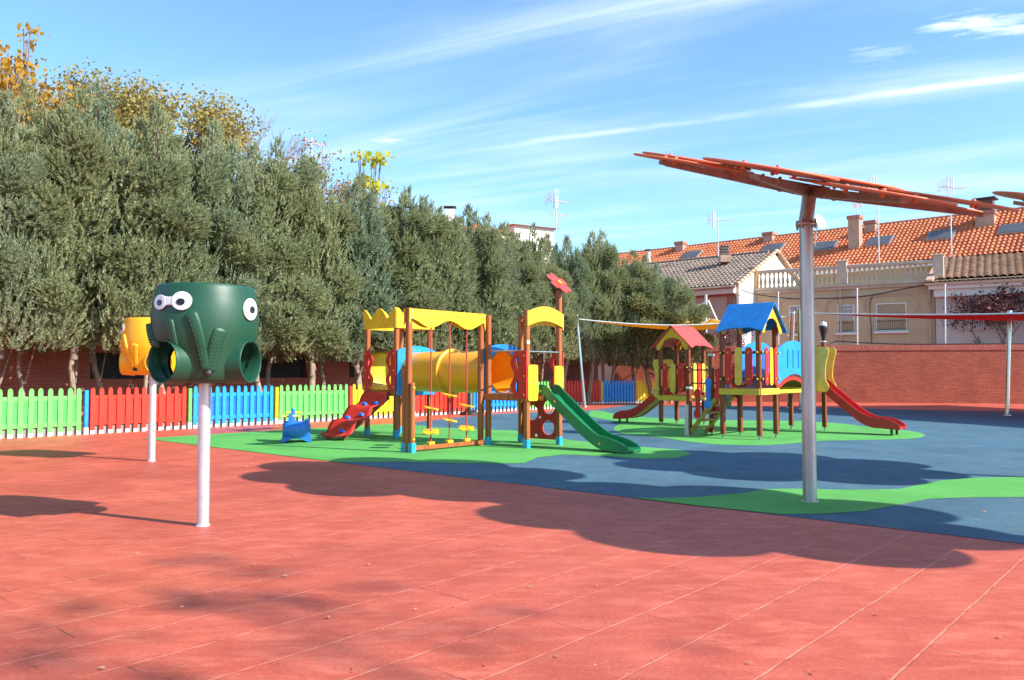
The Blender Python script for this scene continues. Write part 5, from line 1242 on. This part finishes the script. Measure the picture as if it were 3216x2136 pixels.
# deciduous trees behind the hedge
def leafy(name, label, base, Ht, spread, leafm, nleaf, lsize, bark=BARKD, seed=0, droop=0, crown0=.35, cat='tree', big=False, levels=4, grp=None, cl=.35):
    rnd = random.Random(seed); t = thing(name, label, cat, base, 0, grp); m = MB(); tips = []
    def grow(p, d, L, r, lv):
        q = p+d*L*.5+Vector((rnd.uniform(-.05, .05), rnd.uniform(-.05, .05), 0))*L; e = q+(d+Z*.1*lv/levels).normalized()*L*.5
        m.tube([p, q, e], [r, r*.85, r*.65], 6 if lv > 1 else 4, cap=False); tips.append((q, lv)); tips.append((e, lv))
        if lv == 0: return
        for i in range(rnd.choice((2, 3, 3))):
            nd = (d+Vector((rnd.uniform(-1, 1), rnd.uniform(-1, 1), rnd.uniform(-.25, .7)))*spread).normalized(); grow(e, nd, L*rnd.uniform(.62, .82), r*.6, lv-1)
    grow(Vector((0, 0, -.1)), Vector((0, 0, 1)), Ht*crown0, Ht*.012+.03, levels)
    zm = max(p.z for p, _ in tips); m.v = [(x*Ht/zm, y*Ht/zm, z*Ht/zm) for x, y, z in m.v]; s = Ht/zm
    m.build('trunk', bark, t, fix=False)
    if nleaf:
        ends = [p*s for p, lv in tips if lv <= 1]; v = []; f = []
        for i in range(nleaf):
            c = rnd.choice(ends)+Vector((rnd.gauss(0, cl), rnd.gauss(0, cl), rnd.gauss(0, cl*.8))); a = Vector((rnd.uniform(-1, 1), rnd.uniform(-1, 1), rnd.uniform(-.9, .5)-droop)).normalized(); b = a.orthogonal().normalized(); b.rotate(Matrix.Rotation(rnd.uniform(0, 6.28), 3, a)); L = lsize*rnd.uniform(.6, 1.25)
            k = len(v); v += [c[:], (c+a*L*.35+b*L*.42)[:], (c+a*L*.75+b*L*.3)[:], (c+a*L)[:], (c+a*L*.75-b*L*.3)[:], (c+a*L*.35-b*L*.42)[:]]; f.append(tuple(range(k, k+6)))
        MB().add(v, f).build('crown', leafm, t, fix=False)
    return t
OLV = leaf_mat('olive_leaves', (.38, .33, .09), (.30, .31, .10), (.46, .28, .08), .35, .3, nsc=.8)
RUS = leaf_mat('rusty_leaves', (.40, .27, .10), (.34, .25, .10), (.44, .22, .09), .35, .3, nsc=.8)
GOLD = leaf_mat('golden_leaves', (.62, .38, .04), (.50, .27, .03), (.36, .17, .03), .5, .2, nsc=1.2)
LIME = leaf_mat('lime_leaves', (.62, .60, .05), (.50, .52, .05), (.70, .55, .05), .5, .1)
PLUM = leaf_mat('plum_leaves', (.11, .03, .035), (.16, .05, .05), (.24, .12, .08), .2, .2)
def at_top(px, y, Y):
    p = P(px, y, Y); return Vector((p.x, p.y, 0)), p.z
for i, (px, y, Y, m_, n_, lab) in enumerate(((300, 205, 28, OLV, 5200, 'olive leaved autumn tree behind the left hedge beside the golden tree'), (420, 178, 29, OLV, 6500, 'tallest olive leaved autumn tree behind the hedge'), (570, 258, 30, OLV, 5200, 'olive yellow autumn tree behind the hedge, right of the tallest one'), (720, 322, 32, OLV, 5200, 'yellow green autumn tree behind the hedge above the green pod'), (830, 385, 34, RUS, 2200, 'rusty brown autumn tree behind the hedge beside the bare tree'), (965, 455, 37, RUS, 2200, 'reddish brown autumn tree behind the hedge near the slim antenna'), (1165, 500, 40, RUS, 1500, 'small rusty tree behind the hedge left of the yellow green leaves'))):
    b_, zt = at_top(px, y, Y); leafy('autumn_tree', lab, b_, zt-(.55 if i < 4 else 1.1), .62, m_, int(n_*1.4), .11, seed=20+i, grp='autumn trees behind the hedge', cl=.30, levels=5, crown0=.30)
b_, zt = at_top(880, 335, 36); leafy('bare_tree', 'bare twiggy tree with hazy purple twigs behind the hedge', b_, zt, .62, None, 0, .1, mat('purple_twigs', (.34, .25, .26), .9), 61, levels=7, crown0=.24)
b_, zt = at_top(40, 62, 25); leafy('golden_tree', 'golden leaved tree with big drooping leaves at the far left', b_, zt, .09, GOLD, 420, .18, seed=77, droop=.9, crown0=.55, cl=.16, levels=3)
b_, zt = at_top(-40, 190, 24.5); leafy('golden_tree', 'golden leaved tree cut by the left edge of the photo', b_, zt-.5, .34, GOLD, 700, .175, seed=78, droop=.8, crown0=.42, cl=.3, levels=4)
b_, zt = at_top(185, 205, 25.5); leafy('golden_tree', 'lower golden leaved tree between the tall golden one and the olive trees', b_, zt-.3, .22, GOLD, 650, .175, seed=79, droop=.8, crown0=.45, cl=.26, levels=4)
b_, zt = at_top(1178, 475, 33); leafy('lime_tree', 'yellow green leafy tip rising above the middle of the hedge', b_, zt, .07, LIME, 190, .27, seed=80, droop=.6, crown0=.86, cl=.21, levels=2)
b_, zt = at_top(3140, 900, 42.5); leafy('plum_tree', 'sparse dark red leaved tree behind the wall at the right edge', b_, zt, .8, PLUM, 3400, .13, seed=91, crown0=.3, cl=.28, levels=5)
b_, zt = at_top(3235, 905, 42.0); leafy('plum_tree', 'dark red leaved tree cut by the right edge of the photo', b_, zt, .8, PLUM, 3000, .13, seed=92, crown0=.3, cl=.28, levels=5)
b_, zt = at_top(2312, 1010, 43); leafy('bare_shrub', 'bare reddish shrub behind the wall below the blue roof', b_, zt, .7, PLUM, 900, .09, seed=93, crown0=.3, cl=.2, levels=5, cat='shrub')
leafy('autumn_tree', 'half bare tree outside the frame behind the camera, shading the near paving', Vector((15.6, -7.2, 0)), 16.5, .6, OLV, 1300, .20, seed=55, cl=.6, levels=5, crown0=.42)
# fallen leaves and crumbs on the ground
rnd = random.Random(5); v = []; f = []
for i in range(380):
    d_y = 3.6+rnd.random()**1.6*26; d_x = rnd.uniform(-.66, .66)*d_y
    if rnd.random() < .45: q = FP(rnd.uniform(-4, 20), -rnd.random()**2*1.2-.12); d_x, d_y = q.x, q.y
    a = rnd.uniform(0, 6.28); L = rnd.uniform(.008, .022); tz = rnd.uniform(.0, .012); k = len(v)
    for (p, q, z) in ((0, -1, 0), (.45, 0, tz), (0, 1, tz*.4), (-.45, 0, 0)): v.append((d_x+L*(p*math.cos(a)-q*math.sin(a)), d_y+L*(p*math.sin(a)+q*math.cos(a)), .0125+z))
    f.append((k, k+1, k+2, k+3))
tag(MB().add(v, f).build('fallen_leaves', leaf_mat('dry_leaves', (.45, .28, .12), (.30, .17, .07), (.55, .45, .28), .1, .2), fix=False), 'dry fallen leaves scattered over the paving and along the fence', 'fallen leaves', kind='stuff')
